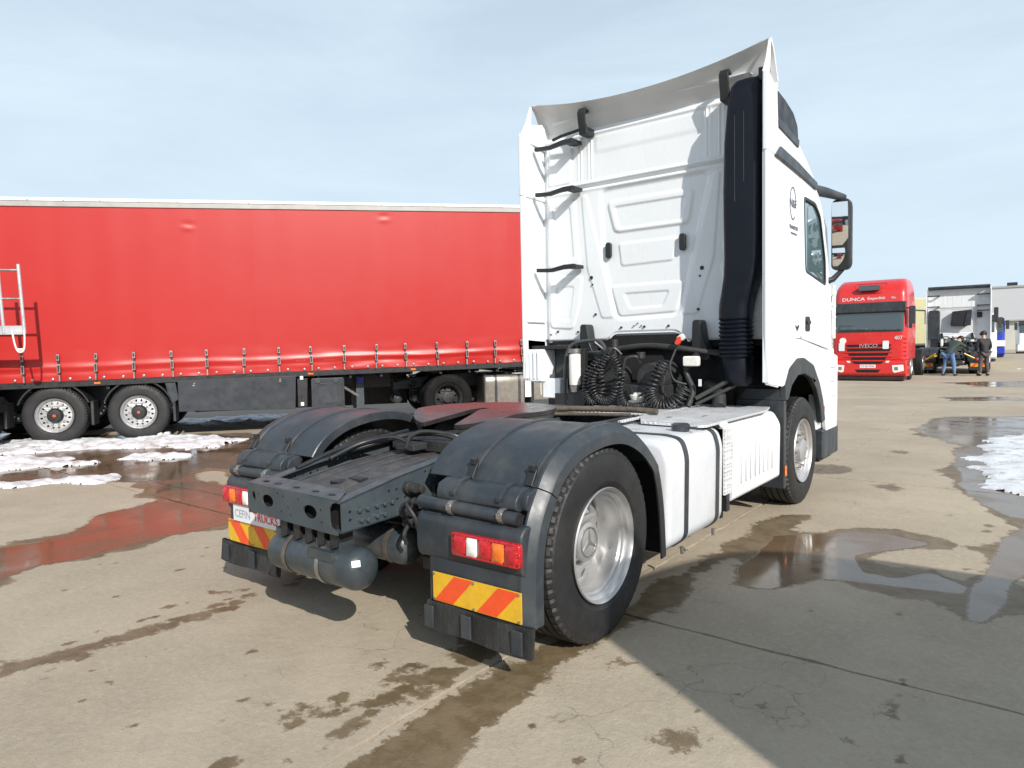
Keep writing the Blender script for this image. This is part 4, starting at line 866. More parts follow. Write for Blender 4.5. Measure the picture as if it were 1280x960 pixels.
    for s in (1, -1):
        def mk(b): return b if s > 0 else b.mirror()
        up = MB().prism([(2.594, 3.685), (2.65, 3.68), (2.73, 3.65), (2.83, 3.61), (3.05, 3.58), (3.28, 3.53), (3.42, 3.43), (3.47, 3.30), (3.78, 3.18), (4.08, 3.04), (4.08, 3.015), (2.594, 3.06)], 1.200, 1.2425, 'X'); mk(up).build('upper_side_fairing', 'white', T, bevel=.012)
        # quarter window (dark triangle) with grey sill, following the flank
        def patch(poly_fn, off, name, mat, nu=14, nv=8):
            g = MB().grid(lambda u, v: (lambda y, z: (max(half(z, y), 0)+off, y, z))(*poly_fn(u, v)), nu, nv)
            # thickness
            n = len(g.v); h = MB(); h.v = g.v+[(x-.05, y, z) for x, y, z in g.v]; h.f = g.f+[tuple(i+n for i in reversed(f)) for f in g.f]
            bd = [i for i in range(nu)]+[nu*(j+1)-1 for j in range(1, nv)]+[nu*(nv-1)+i for i in range(nu-2, -1, -1)]+[nu*j for j in range(nv-2, 0, -1)]
            h.f += [(bd[k], bd[(k+1) % len(bd)], bd[(k+1) % len(bd)]+n, bd[k]+n) for k in range(len(bd))]
            return mk(h).build(name, mat, T, smooth=50, bevel=0)
        def quad(A, B, C, D_):
            def f(u, v):
                a = (A[0]+(B[0]-A[0])*u, A[1]+(B[1]-A[1])*u); d = (D_[0]+(C[0]-D_[0])*u, D_[1]+(C[1]-D_[1])*u)
                return (a[0]+(d[0]-a[0])*v, a[1]+(d[1]-a[1])*v)
            return f
        mk(MB().prism(roundpoly([(2.865, 3.365), (3.44, 3.315), (3.415, 3.43), (3.29, 3.515), (3.05, 3.565), (2.845, 3.59)], .02), 1.236, 1.2465, 'X')).build('roof_quarter_window', 'black', T, bevel=.004)
        mk(MB().prism([(2.87, 3.295), (3.43, 3.245), (3.445, 3.315), (2.865, 3.365)], 1.236, 1.256, 'X')).build('quarter_window_sill', 'plastic_edge', T, bevel=.006)
        mk(MB().prism([(2.77, 3.05), (2.90, 3.145), (3.40, 3.115), (4.04, 3.045), (4.04, 2.975), (3.40, 3.02)], 1.236, 1.262, 'X')).build('drip_rail', 'plastic_edge', T, bevel=.008)
        # side skin, door, window
        def plate(polys, x0, x1, name, mat, parent=T, bevel=.004):
            return mk(MB().curve(polys, x1-x0, lambda u, v, w: ((x0+x1)/2+w, u, v))).build(name, mat, parent, bevel=bevel, smooth=30)
        plate([roundpoly([(2.985, 1.57), (2.985, 3.09), (3.20, 3.08), (3.51, 3.06), (3.56, 2.6), (3.565, 1.555)], .04)], 1.214, 1.238, 'cab_side_panel', 'white')
        win = roundpoly([(3.64, 2.86), (3.70, 2.17), (4.46, 2.08), (4.44, 2.35), (4.24, 2.76), (4.05, 2.86)], .06)
        dr = plate([roundpoly([(3.575, 1.555), (3.572, 2.6), (3.525, 3.055), (4.02, 3.01), (4.18, 2.94), (4.33, 2.80), (4.52, 2.40), (4.68, 2.05), (4.70, 1.43)], .04), win], 1.214, 1.240, 'door', 'white')
        plate([win], 1.212, 1.226, 'side_window', 'glass_teal', dr, 0)
        inner = [((y-4.03)*.93+4.03, (z-2.47)*.92+2.47) for y, z in win]
        plate([win, inner], 1.226, 1.243, 'window_seal', 'black', dr, .003)
        plate([rrect(3.00, 3.53, 1.62, 2.42, .03)], 1.236, 1.2405, 'locker_door', 'white', T, .002)
        plate([rrect(3.70, 3.86, 1.62, 1.76, .03)], 1.236, 1.244, 'handle_recess', 'black', dr, .003)
        plate([rrect(3.72, 3.84, 1.69, 1.72, .01)], 1.244, 1.258, 'door_handle', 'black', dr, .004)
        plate([roundpoly([(2.62, 1.60), (2.61, 1.19), (3.0, 1.145), (3.07, 1.16), (3.20, 1.30), (3.42, 1.375), (3.66, 1.375), (3.98, 1.30), (4.20, 1.12), (4.33, .95), (4.55, .42), (4.92, .42), (4.96, .9), (4.96, 1.36), (4.70, 1.41), (3.57, 1.545)], .02)], 1.214, 1.243, 'front_fender', 'white')
        arc_o = [(3.05, 1.15), (3.18, 1.29), (3.42, 1.37), (3.66, 1.37), (3.98, 1.295), (4.20, 1.115), (4.33, .945), (4.42, .72)]
        arc_i = [(4.30, .70), (4.22, .88), (4.08, 1.06), (3.90, 1.17), (3.66, 1.225), (3.44, 1.22), (3.25, 1.14), (3.14, 1.02), (3.06, 1.02)]
        plate([arc_o+arc_i], 1.20, 1.252, 'wheel_arch_flare', 'plastic', T, .01)
        mk(MB().add([(x, y, z) for x in (.55, 1.20) for y, z in arc_o], [(k, k+1, k+1+len(arc_o), k+len(arc_o)) for k in range(len(arc_o)-1)])).build('wheel_arch_liner', 'hole', T)
        plate([rrect(2.88, 3.06, 1.43, 1.53, .01)], 1.243, 1.246, 'info_sticker', 'plate', T, 0)
        plate([[(3.38, 1.66), (3.50, 1.66), (3.50, 1.675), (3.45, 1.677), (3.44, 1.62), (3.43, 1.62), (3.42, 1.67), (3.38, 1.675)]], 1.238, 1.241, 'vent_badge', 'black', T, 0)
        mk(MB().box(.95, 1.245, 4.36, 5.0, .32, .62)).build('entry_step', 'plastic', T, bevel=.02)
        mk(MB().box(1.10, 1.247, 4.34, 4.42, .80, .87)).build('side_marker', 'amber_lens' if s < 0 else 'red_lens', T, bevel=.01)
        mk(MB().box(1.0, 1.20, 4.3, 5.0, .62, 1.45)).build('fender_backing', 'white', T, bevel=.02)
        vn = mk(MB().prism([(4.80, 1.55), (4.90, 1.55), (4.90, 2.12), (4.82, 2.12)], 1.215, 1.236, 'X')).build('corner_vane', 'spoiler', T, bevel=.004)
        for z in (1.65, 1.77, 1.89, 2.01): mk(MB().box(1.236, 1.240, 4.80, 4.90, z, z+.015)).build('vane_rib', 'white', vn)
        for z in (.95, 1.1, 1.25): mk(MB().box(1.244, 1.256, 4.66, 4.86, z, z+.05)).build('step_grip', 'plate', T, bevel=.004)
        # mirrors
        arm = MB().tube(smooth_path([(1.17, 4.28, 3.02), (1.24, 4.50, 3.02), (1.33, 4.66, 2.985)]), [.05, .05, .05, .05, .05, .05, .045, .045, .045, .04, .04, .04, .035], 10) if False else MB().tube([(1.15, 4.22, 3.03), (1.24, 4.45, 3.02), (1.36, 4.66, 2.985)], [.055, .05, .035], 10)
        mr = mk(arm).build('mirror_arm', 'plastic_edge', T, smooth=60)
        mk(MB().tube([(1.17, 4.55, 2.13), (1.27, 4.62, 2.16), (1.36, 4.64, 2.26)], [.045, .03, .022], 10)).build('mirror_arm', 'black', T, smooth=60)
        mk(MB().tube([(1.12, 4.3, 3.07), (1.12, 4.34, 3.17)], [.012, .008], 8)).build('aerial', 'black', T)
        ho = MB().loft([[(1.345+(x-1.345)*k, y, 2.60+(z-2.60)*k) for x, z in rrect(1.255, 1.435, 2.25, 2.965, .05, 6)] for y, k in ((4.60, .97), (4.605, 1), (4.68, 1), (4.74, .93), (4.78, .80))])
        hm = mk(ho).build('mirror_housing', 'black', T, smooth=50)
        def turned(b):
            a_ = math.radians(13); b.v = [(1.344+(x-1.344)*math.cos(a_)-(y-4.583)*math.sin(a_), 4.578+(x-1.344)*math.sin(a_)+(y-4.583)*math.cos(a_)-(z-2.6)*.085, z) for x, y, z in b.v]; return b
        def glass(z0, z1, R_):
            zc = (z0+z1)/2; g = MB().grid(lambda u, v: (lambda x, z: (x, 4.577+((x-1.344)**2+(z-zc)**2)/(2*R_), z))(1.270+.148*u, z0+(z1-z0)*v), 14, 24); n = len(g.v); h = MB(); h.v = g.v+[(x, y+.03, z) for x, y, z in g.v]; h.f = g.f+[tuple(i+n for i in reversed(f)) for f in g.f]
            bd = list(range(14))+[14*(j+1)-1 for j in range(1, 24)]+[14*23+i for i in range(12, -1, -1)]+[14*j for j in range(22, 0, -1)]
            h.f += [(bd[k], bd[(k+1) % len(bd)], bd[(k+1) % len(bd)]+n, bd[k]+n) for k in range(len(bd))]
            return h
        mk(turned(glass(2.50, 2.93, 1.5))).build('mirror_glass', 'mirror', hm)
        mk(turned(glass(2.29, 2.47, .6))).build('mirror_glass', 'mirror', hm)
    # cab logo, right side
    lg = MB(); X0 = 1.2412
    sy, sz, a0 = 3.30, 2.74, 0
    ring = []
    outer = [(.092*math.cos(t), .145*math.sin(t)) for t in np.linspace(-.2, 2*PI-.9, 48)]; inn = [(.082*math.cos(t), .133*math.sin(t)) for t in np.linspace(2*PI-.9, -.2, 48)]
    lg.curve([outer+inn], .002, lambda u, v, w: (X0+w, sy+u, sz+v))
    lg.text('N&F', .105, lambda u, v, w: (X0+w, sy+.01+u, sz-.035+v))
    lg.text('TRANSPORT', .048, lambda u, v, w: (X0+w, sy+.03+u, 2.515+v))
    lg.text('INTERNATIONAL', .024, lambda u, v, w: (X0+w, sy+.03+u, 2.47+v))
    lg.build('company_logo', 'txt_dark', T, smooth=0)
    # ---- roof spoiler (flared rear wing)
    def wing(u, v):
        x = -1.21+2.42*u; top = 3.868+.125*abs(x/1.2)**2.0; bot = 3.685+.02*abs(x/1.2)
        if x < -1.0: bot = bot+.05*(-1.0-x)/.2
        z = bot+(top-bot)*v; y = 2.965-.195*v**1.3-.012*math.sin(PI*v*2)
        return (x, y, z)
    g = MB().grid(wing, 60, 12); n = len(g.v); h = MB()
    h.v = g.v+[(x, y+.03, z+.012*(i//60 > 9)) for i, (x, y, z) in enumerate(g.v)]; h.f = g.f+[tuple(i+n for i in reversed(f)) for f in g.f]
    bd = list(range(60))+[60*(j+1)-1 for j in range(1, 12)]+[60*11+i for i in range(58, -1, -1)]+[60*j for j in range(10, 0, -1)]
    h.f += [(bd[k], bd[(k+1) % len(bd)], bd[(k+1) % len(bd)]+n, bd[k]+n) for k in range(len(bd))]
    h.build('roof_spoiler', 'spoiler', T, smooth=40)
    # outer spoiler skin from the wing forwards
    def skin(u, v):
        x = -1.215+2.43*u; k = abs(x/1.215); top = 3.878+.125*abs(x/1.2)**2.0
        y = 2.775+v*1.5; z = top-.014-.03*v-.30*v**1.3-(.42*max(0, k-.55)/.45*min(1, v/.22)**1.4)
        return (x*(.94-.10*min(1, v*6)**.6-.08*v**1.2), y, z)
    MB().grid(skin, 50, 14).build('roof_skin', 'white', T, smooth=60)
    for s in (1, -1):
        def mk(b): return b if s > 0 else b.mirror()
        mk(MB().prism([(2.785, 3.992), (2.760, 3.985), (2.68, 3.80), (2.60, 3.68), (2.72, 3.62), (2.765, 3.78)], 1.196, 1.212, 'X')).build('spoiler_end_plate', 'white', T, bevel=.004)
    for s in (1, -1):
        m_ = MB().add([(s*1.212, 2.70, 3.61), (s*1.205, 2.765, 3.80), (s*1.10, 2.965, 3.825), (s*1.165, 2.985, 3.58), (s*1.202, 2.70, 3.61), (s*1.195, 2.765, 3.80), (s*1.09, 2.965, 3.825), (s*1.155, 2.985, 3.58)], [(0, 1, 2, 3), (7, 6, 5, 4), (0, 4, 5, 1), (1, 5, 6, 2), (2, 6, 7, 3), (3, 7, 4, 0)]).build('corner_panel', 'white', T)
    for x in (-.60, .82):
        hb = MB().prism([(2.86, 3.60), (2.80, 3.60), (2.775, 3.70), (2.76, 3.80), (2.79, 3.845), (2.86, 3.83), (2.86, 3.81), (2.80, 3.815), (2.79, 3.79), (2.80, 3.70), (2.83, 3.66)], x-.04, x+.04, 'X').box(x-.045, x+.045, 2.80, 2.95, 3.595, 3.665)
        hb.build('spoiler_hinge', 'black', T, bevel=.005)
    MB().tube([(-.64, 2.80, 3.645), (-.86, 2.82, 3.635), (-.98, 2.84, 3.62)], .016, 8).tube([(.86, 2.80, 3.64), (1.18, 2.76, 3.72)], .014, 8).box(.84, .96, 2.8, 2.9, 3.615, 3.655).box(1.13, 1.20, 2.72, 2.80, 3.66, 3.76).build_each('spoiler_strut', 'black', T, smooth=40)
    # ---- snorkel
    secs = []
    for (xc, yc, z, hw, hd, r) in [(1.045, 2.80, 3.700, .055, .08, .03), (1.035, 2.79, 3.685, .10, .10, .05), (1.03, 2.785, 3.64, .125, .115, .05), (1.02, 2.78, 3.50, .140, .125, .05), (1.005, 2.78, 3.2, .150, .13, .05), (1.00, 2.78, 2.8, .155, .13, .05), (1.00, 2.78, 2.45, .152, .13, .05), (1.00, 2.78, 2.25, .148, .13, .05), (.985, 2.78, 2.10, .14, .13, .055), (.955, 2.78, 1.97, .130, .13, .06), (.930, 2.78, 1.87, .128, .13, .07), (.922, 2.78, 1.80, .130, .13, .08), (.92, 2.78, 1.735, .130, .13, .09)]:
        secs.append([(xc+a, yc+b_, z) for a, b_ in rrect(-hw, hw, -hd, hd, min(r, hw*.8), 5)])
    sn = MB().loft(secs).build('air_intake_snorkel', 'snorkel', T, smooth=50)
    MB().box(.955, .960, 2.648, 2.652, 2.7, 3.40).box(1.03, 1.035, 2.648, 2.652, 2.85, 3.42).build('seam_line', 'plastic_edge', sn, smooth=0)
    for z in (3.12, 2.42, 1.98): MB().prism(roundpoly([(.80, z+.02), (.90, z+.06), (.90, z-.06), (.81, z-.03)], .02), 2.84, 2.87, 'Y').build('snorkel_bracket', 'black', sn, bevel=.004)
    bl = []
    for k in range(19):
        z = 1.735-.018*k; r = .138 if k % 2 == 0 else .122
        bl.append([(.92+a*r/.13, 2.78+b_*r/.13, z) for a, b_ in rrect(-.13, .13, -.13, .13, .10, 6)])
    MB().loft(bl).build('bellows', 'snorkel', sn, smooth=20)
    MB().loft([[(xc+a*k, 2.80+b_*k, z) for a, b_ in rrect(-.13, .13, -.13, .13, .11, 6)] for xc, z, k in ((.92, 1.41, 1.0), (.925, 1.33, 1.0), (.935, 1.24, .92), (.95, 1.18, .70), (.955, 1.155, .4))]).build('intake_elbow', 'snorkel', sn, smooth=50)
    # ---- front: windscreen, grille, bumper
    def fr(z, u, o): 
        w, f = lerp(z); return (u*w*.86, f+o+.02*(1-u*u), z)
    MB().grid(lambda u, v: fr(2.0+.95*v, 2*u-1, .012), 16, 8).build('windscreen', 'glass', T, smooth=60)
    MB().box(-1.1, 1.1, 5.08, 5.13, 1.0, 1.62).build('grille', 'black', T, bevel=.02)
    MB().box(-1.15, 1.15, 4.62, 5.16, .45, 1.02).build('front_bumper', 'white', T, bevel=.05)
    MB().box(-1.15, 1.15, 4.62, 5.14, .24, .45).build('bumper_skirt', 'plastic', T, bevel=.03)
    for s in (1, -1): MB().box(*sorted((s*.75, s*1.1)), 5.15, 5.18, .62, .84).build('headlight', 'white_lens', T, bevel=.02)
    MB().prism([(4.86, 2.92), (5.22, 2.86), (5.24, 2.72), (5.20, 2.73), (4.9, 2.86)], -1.05, 1.05, 'X').build('sun_visor', 'plastic', T, bevel=.01)
    MB().box(-1.14, 1.14, 4.3, 4.62, .5, 1.46).build('cab_floor', 'black', T, bevel=.02)
    MB().box(-1.12, 1.12, 2.972, 4.3, 1.50, 1.622).build('dark_gap_sheet', 'hole', T)  # near-black sheet paints the shaded gap below the cab rear wall
hero = thing('tractor_truck', 'large white tractor unit with empty fifth wheel, rear towards us in the foreground', 'truck')
build_tractor(hero); build_cab(hero)
# the hero's chassis children are reused below
CAB_NAMES = ('cab_body', 'rear_wall', 'wall_backing', 'side_deflector', 'deflector_bracket', 'deflector_foot', 'lower_bracket', 'upper_side_fairing', 'roof_quarter_window', 'quarter_window_sill', 'deflector_box', 'arch_backing', 'corner_panel', 'corner_vane', 'locker_door', 'dark_gap_sheet', 'drip_rail', 'cab_side_panel', 'door', 'front_fender', 'wheel_arch_flare', 'wheel_arch_liner', 'info_sticker', 'vent_badge', 'entry_step', 'fender_backing', 'step_grip', 'mirror_arm', 'aerial', 'mirror_housing', 'company_logo', 'roof_spoiler', 'roof_skin', 'spoiler_end_plate', 'spoiler_hinge', 'spoiler_strut', 'air_intake_snorkel', 'bellows', 'intake_elbow', 'windscreen', 'grille', 'front_bumper', 'bumper_skirt', 'headlight', 'sun_visor')
SKIP = ('deflector_rib', 'dealer_plate', 'company_logo', 'info_sticker', 'red_connector', 'connector_collar', 'label_tag')
def copy_parts(src, dst, cab=True, depth=0):
    for ch in [c for c in COL.objects if c.parent == src]:
        base = ch.name.split('.')[0]
        if base in SKIP: continue
        if not cab and base in CAB_NAMES: continue
        c = ch.copy(); COL.objects.link(c); c.parent = dst
        copy_parts(ch, c, True, 1)
# ---------------------------------------------------------------- red curtain-side trailer
TH = math.radians(55.44); TX, TY_ = -9.787, 2.486
tr = thing('curtain_trailer', 'long red curtain-side semi-trailer behind the white tractor', 'trailer', (TX, TY_, 0), TH)
zb = lambda s: 1.10+.014*s
zt = lambda s: 4.259+.027*s
S0, S1 = -5.6, 7.95
def sbox(b, s0, s1, y0, y1, f0, f1):
    v = [(s, y, (f0, f1)[k](s)) for k in (0, 1) for y in (y0, y1) for s in (s0, s1)]
    return b.add(v, [(0, 2, 3, 1), (4, 5, 7, 6), (0, 1, 5, 4), (2, 6, 7, 3), (0, 4, 6, 2), (1, 3, 7, 5)])
STR = [-5.3, -4.7, -4.1, -3.5, -2.9, -2.3, -1.71, -1.18, -.63, -.03, .60, 1.17, 1.79, 2.42, 3.01, 3.61, 4.22, 4.81, 5.45, 6.05, 6.65, 7.25, 7.8]
def curt(yside):
    ns, nz = 900, 90
    s = np.linspace(S0, S1, ns); v = np.linspace(0, 1, nz)
    S, V = np.meshgrid(s, v); lo = zb(S)+.004; hi = zt(S)-.13; Z = lo+(hi-lo)*V; H = Z-zb(S)
    y = np.zeros_like(S)
    y -= .020*np.exp(-((H-.245-.012*np.sin(S*2.1))/.045)**2)          # fold over the webbing line
    y += .010*np.exp(-((H-.17)/.03)**2)
    bel = np.clip(1-H/.55, 0, 1)
    ph = np.zeros_like(S)
    for a, c in zip(STR, STR[1:]):
        m = (S >= a) & (S < c); t = (S-a)/(c-a); ph = np.where(m, np.sin(PI*t), ph)
    y -= .022*ph*bel**1.2
    rightness = np.clip((S+2)/8, .25, 1)
    y += (fbm(S, Z*4.5, 1.1, 3, 61)-.5)*.050*bel*rightness
    y += (fbm(S*.8, Z*9, 1.4, 3, 65)-.5)*.030*np.clip(1-H/.40, 0, 1)*rightness
    y += (fbm(S, Z*.35, .9, 3, 71)-.5)*.003*np.clip(H/.6, 0, 1)
    y += .0010*np.cos(S*2*PI/.6)*np.clip(H, 0, 1)+(fbm(S*3, Z*.12, 1.0, 3, 91)-.5)*.004
    for cs, cz in ((.95, 3.86), (4.46, 4.13)):
        y += .006*np.exp(-((S-cs)/.10)**2)*(np.exp(-((Z-cz)/.03)**2)-np.exp(-((Z-cz+.09)/.03)**2))
    y -= .0
    P = np.stack([S, (y-.012) if yside == 0 else 2.55-y, Z], -1).reshape(-1, 3); idx = np.arange(ns*nz).reshape(nz, ns)
    b = MB(); b.v = [tuple(p) for p in P.tolist()]; b.f = [tuple(f) for f in np.stack([idx[:-1, :-1], idx[:-1, 1:], idx[1:, 1:], idx[1:, :-1]], -1).reshape(-1, 4).tolist()]
    return b
cu = curt(0).build('side_curtain', 'curtain', tr, smooth=80, recalc=False)
sbox(MB(), S0, S1, 2.50, 2.55, zb, lambda s: zt(s)-.13).build('side_curtain', 'curtain', tr)
sbox(MB(), S0, S1, .03, 2.5, lambda s: zb(s)+.02, lambda s: zt(s)-.14).build('cargo_box', 'trailer_grey', tr, smooth=0)
sbox(sbox(MB(), S0-.03, S1+.03, -.035, .06, lambda s: zt(s)-.15, lambda s: zt(s)-.062), S0-.03, S1+.03, 2.49, 2.58, lambda s: zt(s)-.15, lambda s: zt(s)-.062).build('roof_rail', 'trailer_grey', tr, bevel=.008, kind='stuff')
sbox(MB(), S0-.04, S1+.04, -.045, 2.59, lambda s: zt(s)-.060, lambda s: zt(s)+.0).build('roof', 'trailer_white', tr, bevel=.012)
for s in STR: MB().lathe([(-.052, .012), (-.044, .012)], 8, 'Y', o=(s+.2, 0, zt(s)-.032), cap=True).build('roof_rivet', 'steel', tr)
sbox(MB(), S0, S0+.1, -.03, 2.57, zb, lambda s: zt(s)-.1).build('rear_door', 'trailer_white', tr, bevel=.01)
sbox(MB(), S1-.05, S1+.02, -.03, 2.57, zb, lambda s: zt(s)-.1).build('front_wall', 'trailer_white', tr, bevel=.01)
for k, s in enumerate(STR):
    z0 = zb(s); lean = .02*math.sin(k*1.7)
    st = MB().prism([(s-.013, z0-.01), (s+.013, z0-.01), (s+.013+lean, z0+.45), (s-.013+lean, z0+.45)], -.058, -.050, 'Y').build('webbing_strap', 'strap', tr)
    bk = MB().box(s-.024+lean, s+.024+lean, -.074, -.058, z0+.36, z0+.47).box(s-.026+lean*.5, s+.026+lean*.5, -.078, -.058, z0+.15, z0+.30).build('buckle', 'steel', st, bevel=.005)
    MB().box(s-.011+lean, s+.011+lean, -.080, -.073, z0+.385, z0+.445).box(s-.012+lean*.5, s+.012+lean*.5, -.085, -.077, z0+.17, z0+.28).build_each('buckle_lever', 'black', st)
    MB().box(s-.012, s+.012, -.068, -.058, z0+.0, z0+.11).build('strap_hook', 'steel', st, bevel=.003)
    for ds in (.12, .42):
        if k % 2: ds += .03
        MB().lathe([(-.050, .0110), (-.044, .0240), (-.040, .0240)], 14, 'Y', o=(s+ds, 0, z0+.045+.004*math.sin(k*3+ds*9))).lathe([(-.0505, .0005), (-.051, .013)], 8, 'Y', o=(s+ds, 0, z0+.045+.004*math.sin(k*3+ds*9))).build('curtain_eyelet', 'steel', tr)
# chassis
sbox(MB(), S0, S1, -.02, .04, lambda s: zb(s)-.10, lambda s: zb(s)-.0).build('side_rail', 'black', tr, bevel=.005)
sbox(MB(), S0, S1, 0.045, 2.5, lambda s: zb(s)-.06, lambda s: zb(s)-.005).build('floor_bed', 'black', tr)
for y in (.82, 1.62): sbox(MB(), S0, 4.6, y, y+.12, lambda s: zb(s)-.42, lambda s: zb(s)-.065).build('chassis_beam', 'black', tr)
for k in range(22):
    s = S0+.3+k*.6; MB().box(s, s+.05, .05, 2.5, zb(s)-.17, zb(s)-.065).build('cross_bearer', 'black', tr)
for i, s in enumerate((-2.62, -1.31, 0)):
    for y, sd in ((.165, 1), (2.39, -1)):
        w = wheel(tr, (0, 0, 0), 1, 'trailer'); w.rotation_euler = (0, 0, -PI/2 if sd == 1 else PI/2); w.location = (s, y, .49)
    MB().tube([(s, .3, .5), (s, 2.3, .5)], .07, 12).build('trailer_axle', 'dark_frame', tr)
    arc = [(s+.58*math.cos(t), .505+.58*math.sin(t)) for t in np.linspace(.35, PI-.35, 16)]; arc2 = [(s+.555*math.cos(t), .505+.555*math.sin(t)) for t in np.linspace(PI-.35, .35, 16)]
    MB().prism(arc+arc2, .0, .36, 'Y').build('wheel_mudguard', 'black', tr, smooth=50)
    MB().box(s+.56, s+.60, .02, .36, .30, .72).build('mud_flap', 'flap', tr)
MB().prism([(.45, 1.0), (.62, 1.0), (.66, .70), (.56, .62), (.50, .74)], .0, .3, 'Y').build('guard_bracket', 'plastic', tr, bevel=.006)
MB().box(.6, 5.2, 2.47, 2.52, .25, 1.08).build('side_panel', 'black', tr)  # far-side panel added to block daylight beneath the trailer
MB().box(-5.4, -3.2, 2.47, 2.52, .3, 1.08).build('side_panel', 'black', tr)  # second far-side panel, likewise added to keep daylight out
# side panels: large grey sideguard
def plateY(poly, y0, y1, name, mat, parent=tr, bevel=.006): return MB().prism(poly, y0, y1, 'Y').build(name, mat, parent, bevel=bevel)
sg = plateY([(.66, .47), (2.68, .43), (2.71, 1.06), (.66, 1.035)], -.03, .06, 'side_panel', 'box_grey')
for s, z in ((.93, .95), (2.42, .98)):
    MB().lathe([(-.034, .035), (-.031, .040)], 14, 'Y', o=(s, 0, z), cap=True).build('panel_lock', 'black', sg)
    MB().box(s-.03, s+.03, -.042, -.034, z-.018, z-.006).box(s-.006, s+.006, -.043, -.034, z-.035, z+.02).build('lock_handle', 'steel', sg)
ex = plateY([(2.73, .46), (2.90, .46), (2.92, 1.0), (2.73, 1.0)], -.02, .12, 'extinguisher_box', 'black')
for z in (.50, 1.0): MB().box(2.78, 2.84, -.035, -.02, z-.02, z+.05).build('box_latch', 'plate', ex, bevel=.005)
bx = MB().prism(rrect(2.98, 3.60, .40, 1.0, .04), -.04, .4, 'Y').build('tool_box', 'box_grey', tr, bevel=.012)
MB().prism(rrect(3.03, 3.55, .45, .90, .03), -.052, -.041, 'Y').build('tool_box_lid', 'box_grey', bx, bevel=.008)
MB().prism(rrect(3.12, 3.46, .52, .83, .03), -.058, -.053, 'Y').build('lid_panel', 'plastic', bx, bevel=.004)
for s in (3.10, 3.44): MB().box(s-.05, s+.05, -.066, -.04, .90, .98).build('lid_latch', 'plastic', bx, bevel=.005)
MB().box(3.1, 3.5, .0, .35, .36, .40).build('box_rail', 'black', tr)
for y in (.55, 1.85):
    MB().box(3.86, 4.02, y-.07, y+.07, .30, 1.0).box(3.90, 3.98, y-.04, y+.04, .12, .35).box(3.80, 4.08, y-.12, y+.12, .08, .12).build('landing_leg', 'frame', tr, bevel=.008)
MB().box(3.88, 4.0, .40, .47, .86, .98).build('leg_sticker', 'blue_paint', tr)
MB().tube([(3.6, .4, .8), (3.9, .5, .6)], .03, 8).tube([(3.96, .62, .35), (3.96, 1.8, .9)], .03, 8).build('leg_brace', 'steel', tr)
for s in (-.62, 2.98, 4.95): MB().box(s-.05, s+.05, -.035, -.02, zb(s)-.07, zb(s)-.035).build('side_marker', 'amber_lens', tr, bevel=.006)
for y in (.45, 1.3): MB().lathe([(.9, .17), (1.9, .17)], 16, o=(0, y+.5, .62), cap=True).build('trailer_air_tank', 'black', tr)
for s in (.30, .42): MB().prism(roundpoly([(s-.05, .0), (s+.07, .0), (s+.05, .10), (s-.04, .10)], .03), .05, .2, 'Y').build('wheel_chock', 'cream', tr, bevel=.01)
# the tractor pulling it: same maker, built once and copied
pl = thing('tractor_truck', 'tractor unit coupled under the front of the red trailer, mostly hidden', 'truck')
c, s_ = math.cos(TH), math.sin(TH); pl.location = (TX+5.69*c-1.36*s_, TY_+5.69*s_+1.36*c, 0); pl.rotation_euler = (0, 0, TH-PI/2)
SKIP = SKIP+('mudguard', 'tail_lamp', 'mounting_tube', 'tube_end', 'tube_clamp')
copy_parts(hero, pl)
SKIP = SKIP[:-5]
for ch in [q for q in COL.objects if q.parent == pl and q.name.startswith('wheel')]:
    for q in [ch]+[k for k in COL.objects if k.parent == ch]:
        if q.material_slots: q.material_slots[0].link = 'OBJECT'; q.material_slots[0].material = MT['shade_tyre'] if q.name.startswith('tyre') else MT['dark_frame']  # tyres and rims coloured dark to imitate shade under the trailer
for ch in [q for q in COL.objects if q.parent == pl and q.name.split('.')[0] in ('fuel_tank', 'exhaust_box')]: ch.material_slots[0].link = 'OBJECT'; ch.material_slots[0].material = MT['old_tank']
# the tractor whose shadow falls over the foreground, parked to our right
sc_ = thing('tractor_truck', 'tractor unit parked out of frame whose shadow covers the right foreground', 'truck', (7.38, -5.30, 0), math.radians(3))
copy_parts(hero, sc_)
# ---------------------------------------------------------------- ladder at the left edge, on a trailer parked just out of frame
ld = thing('parked_trailer', 'galvanised ladder frame jutting in at the left edge before the red curtain', 'trailer', (-9.84, .80, 0), TH)
for s in (0.0, -.28): MB().tube([(s, 0, 2.99), (s+.035, 0, 1.90)], .026, 12).build('ladder_rail', 'alu', ld, smooth=60)
for z in (2.90, 2.45): MB().tube([(-1.2, 0, z), (.01, 0, z-.005)], .020, 10).build('ladder_rung', 'steel', ld, smooth=60)
MB().box(-1.2, .05, -.012, .012, 1.88, 2.02).build('ladder_plate', 'alu', ld, bevel=.004)
MB().tube(smooth_path([(-.13, -.02, 1.95), (-.10, -.02, 1.72), (-.06, -.02, 1.61), (.0, -.02, 1.61), (.03, -.02, 1.70), (.04, -.02, 1.95)], 4), .014, 8).box(-.08, .01, -.03, -.01, 1.625, 1.66).build('ladder_loop', 'cream', ld, smooth=60)
MB().box(-6.0, -.72, -.55, 1.0, .85, 2.12).build('trailer_body', 'trailer_grey', ld, bevel=.03)
MB().box(-6.0, -.60, -.45, .9, .6, .85).build('chassis_beam', 'black', ld)
for s in (-1.6, -2.9):
    w = wheel(ld, (s, -.35, .505), 1, 'trailer'); w.rotation_euler = (0, 0, -PI/2)
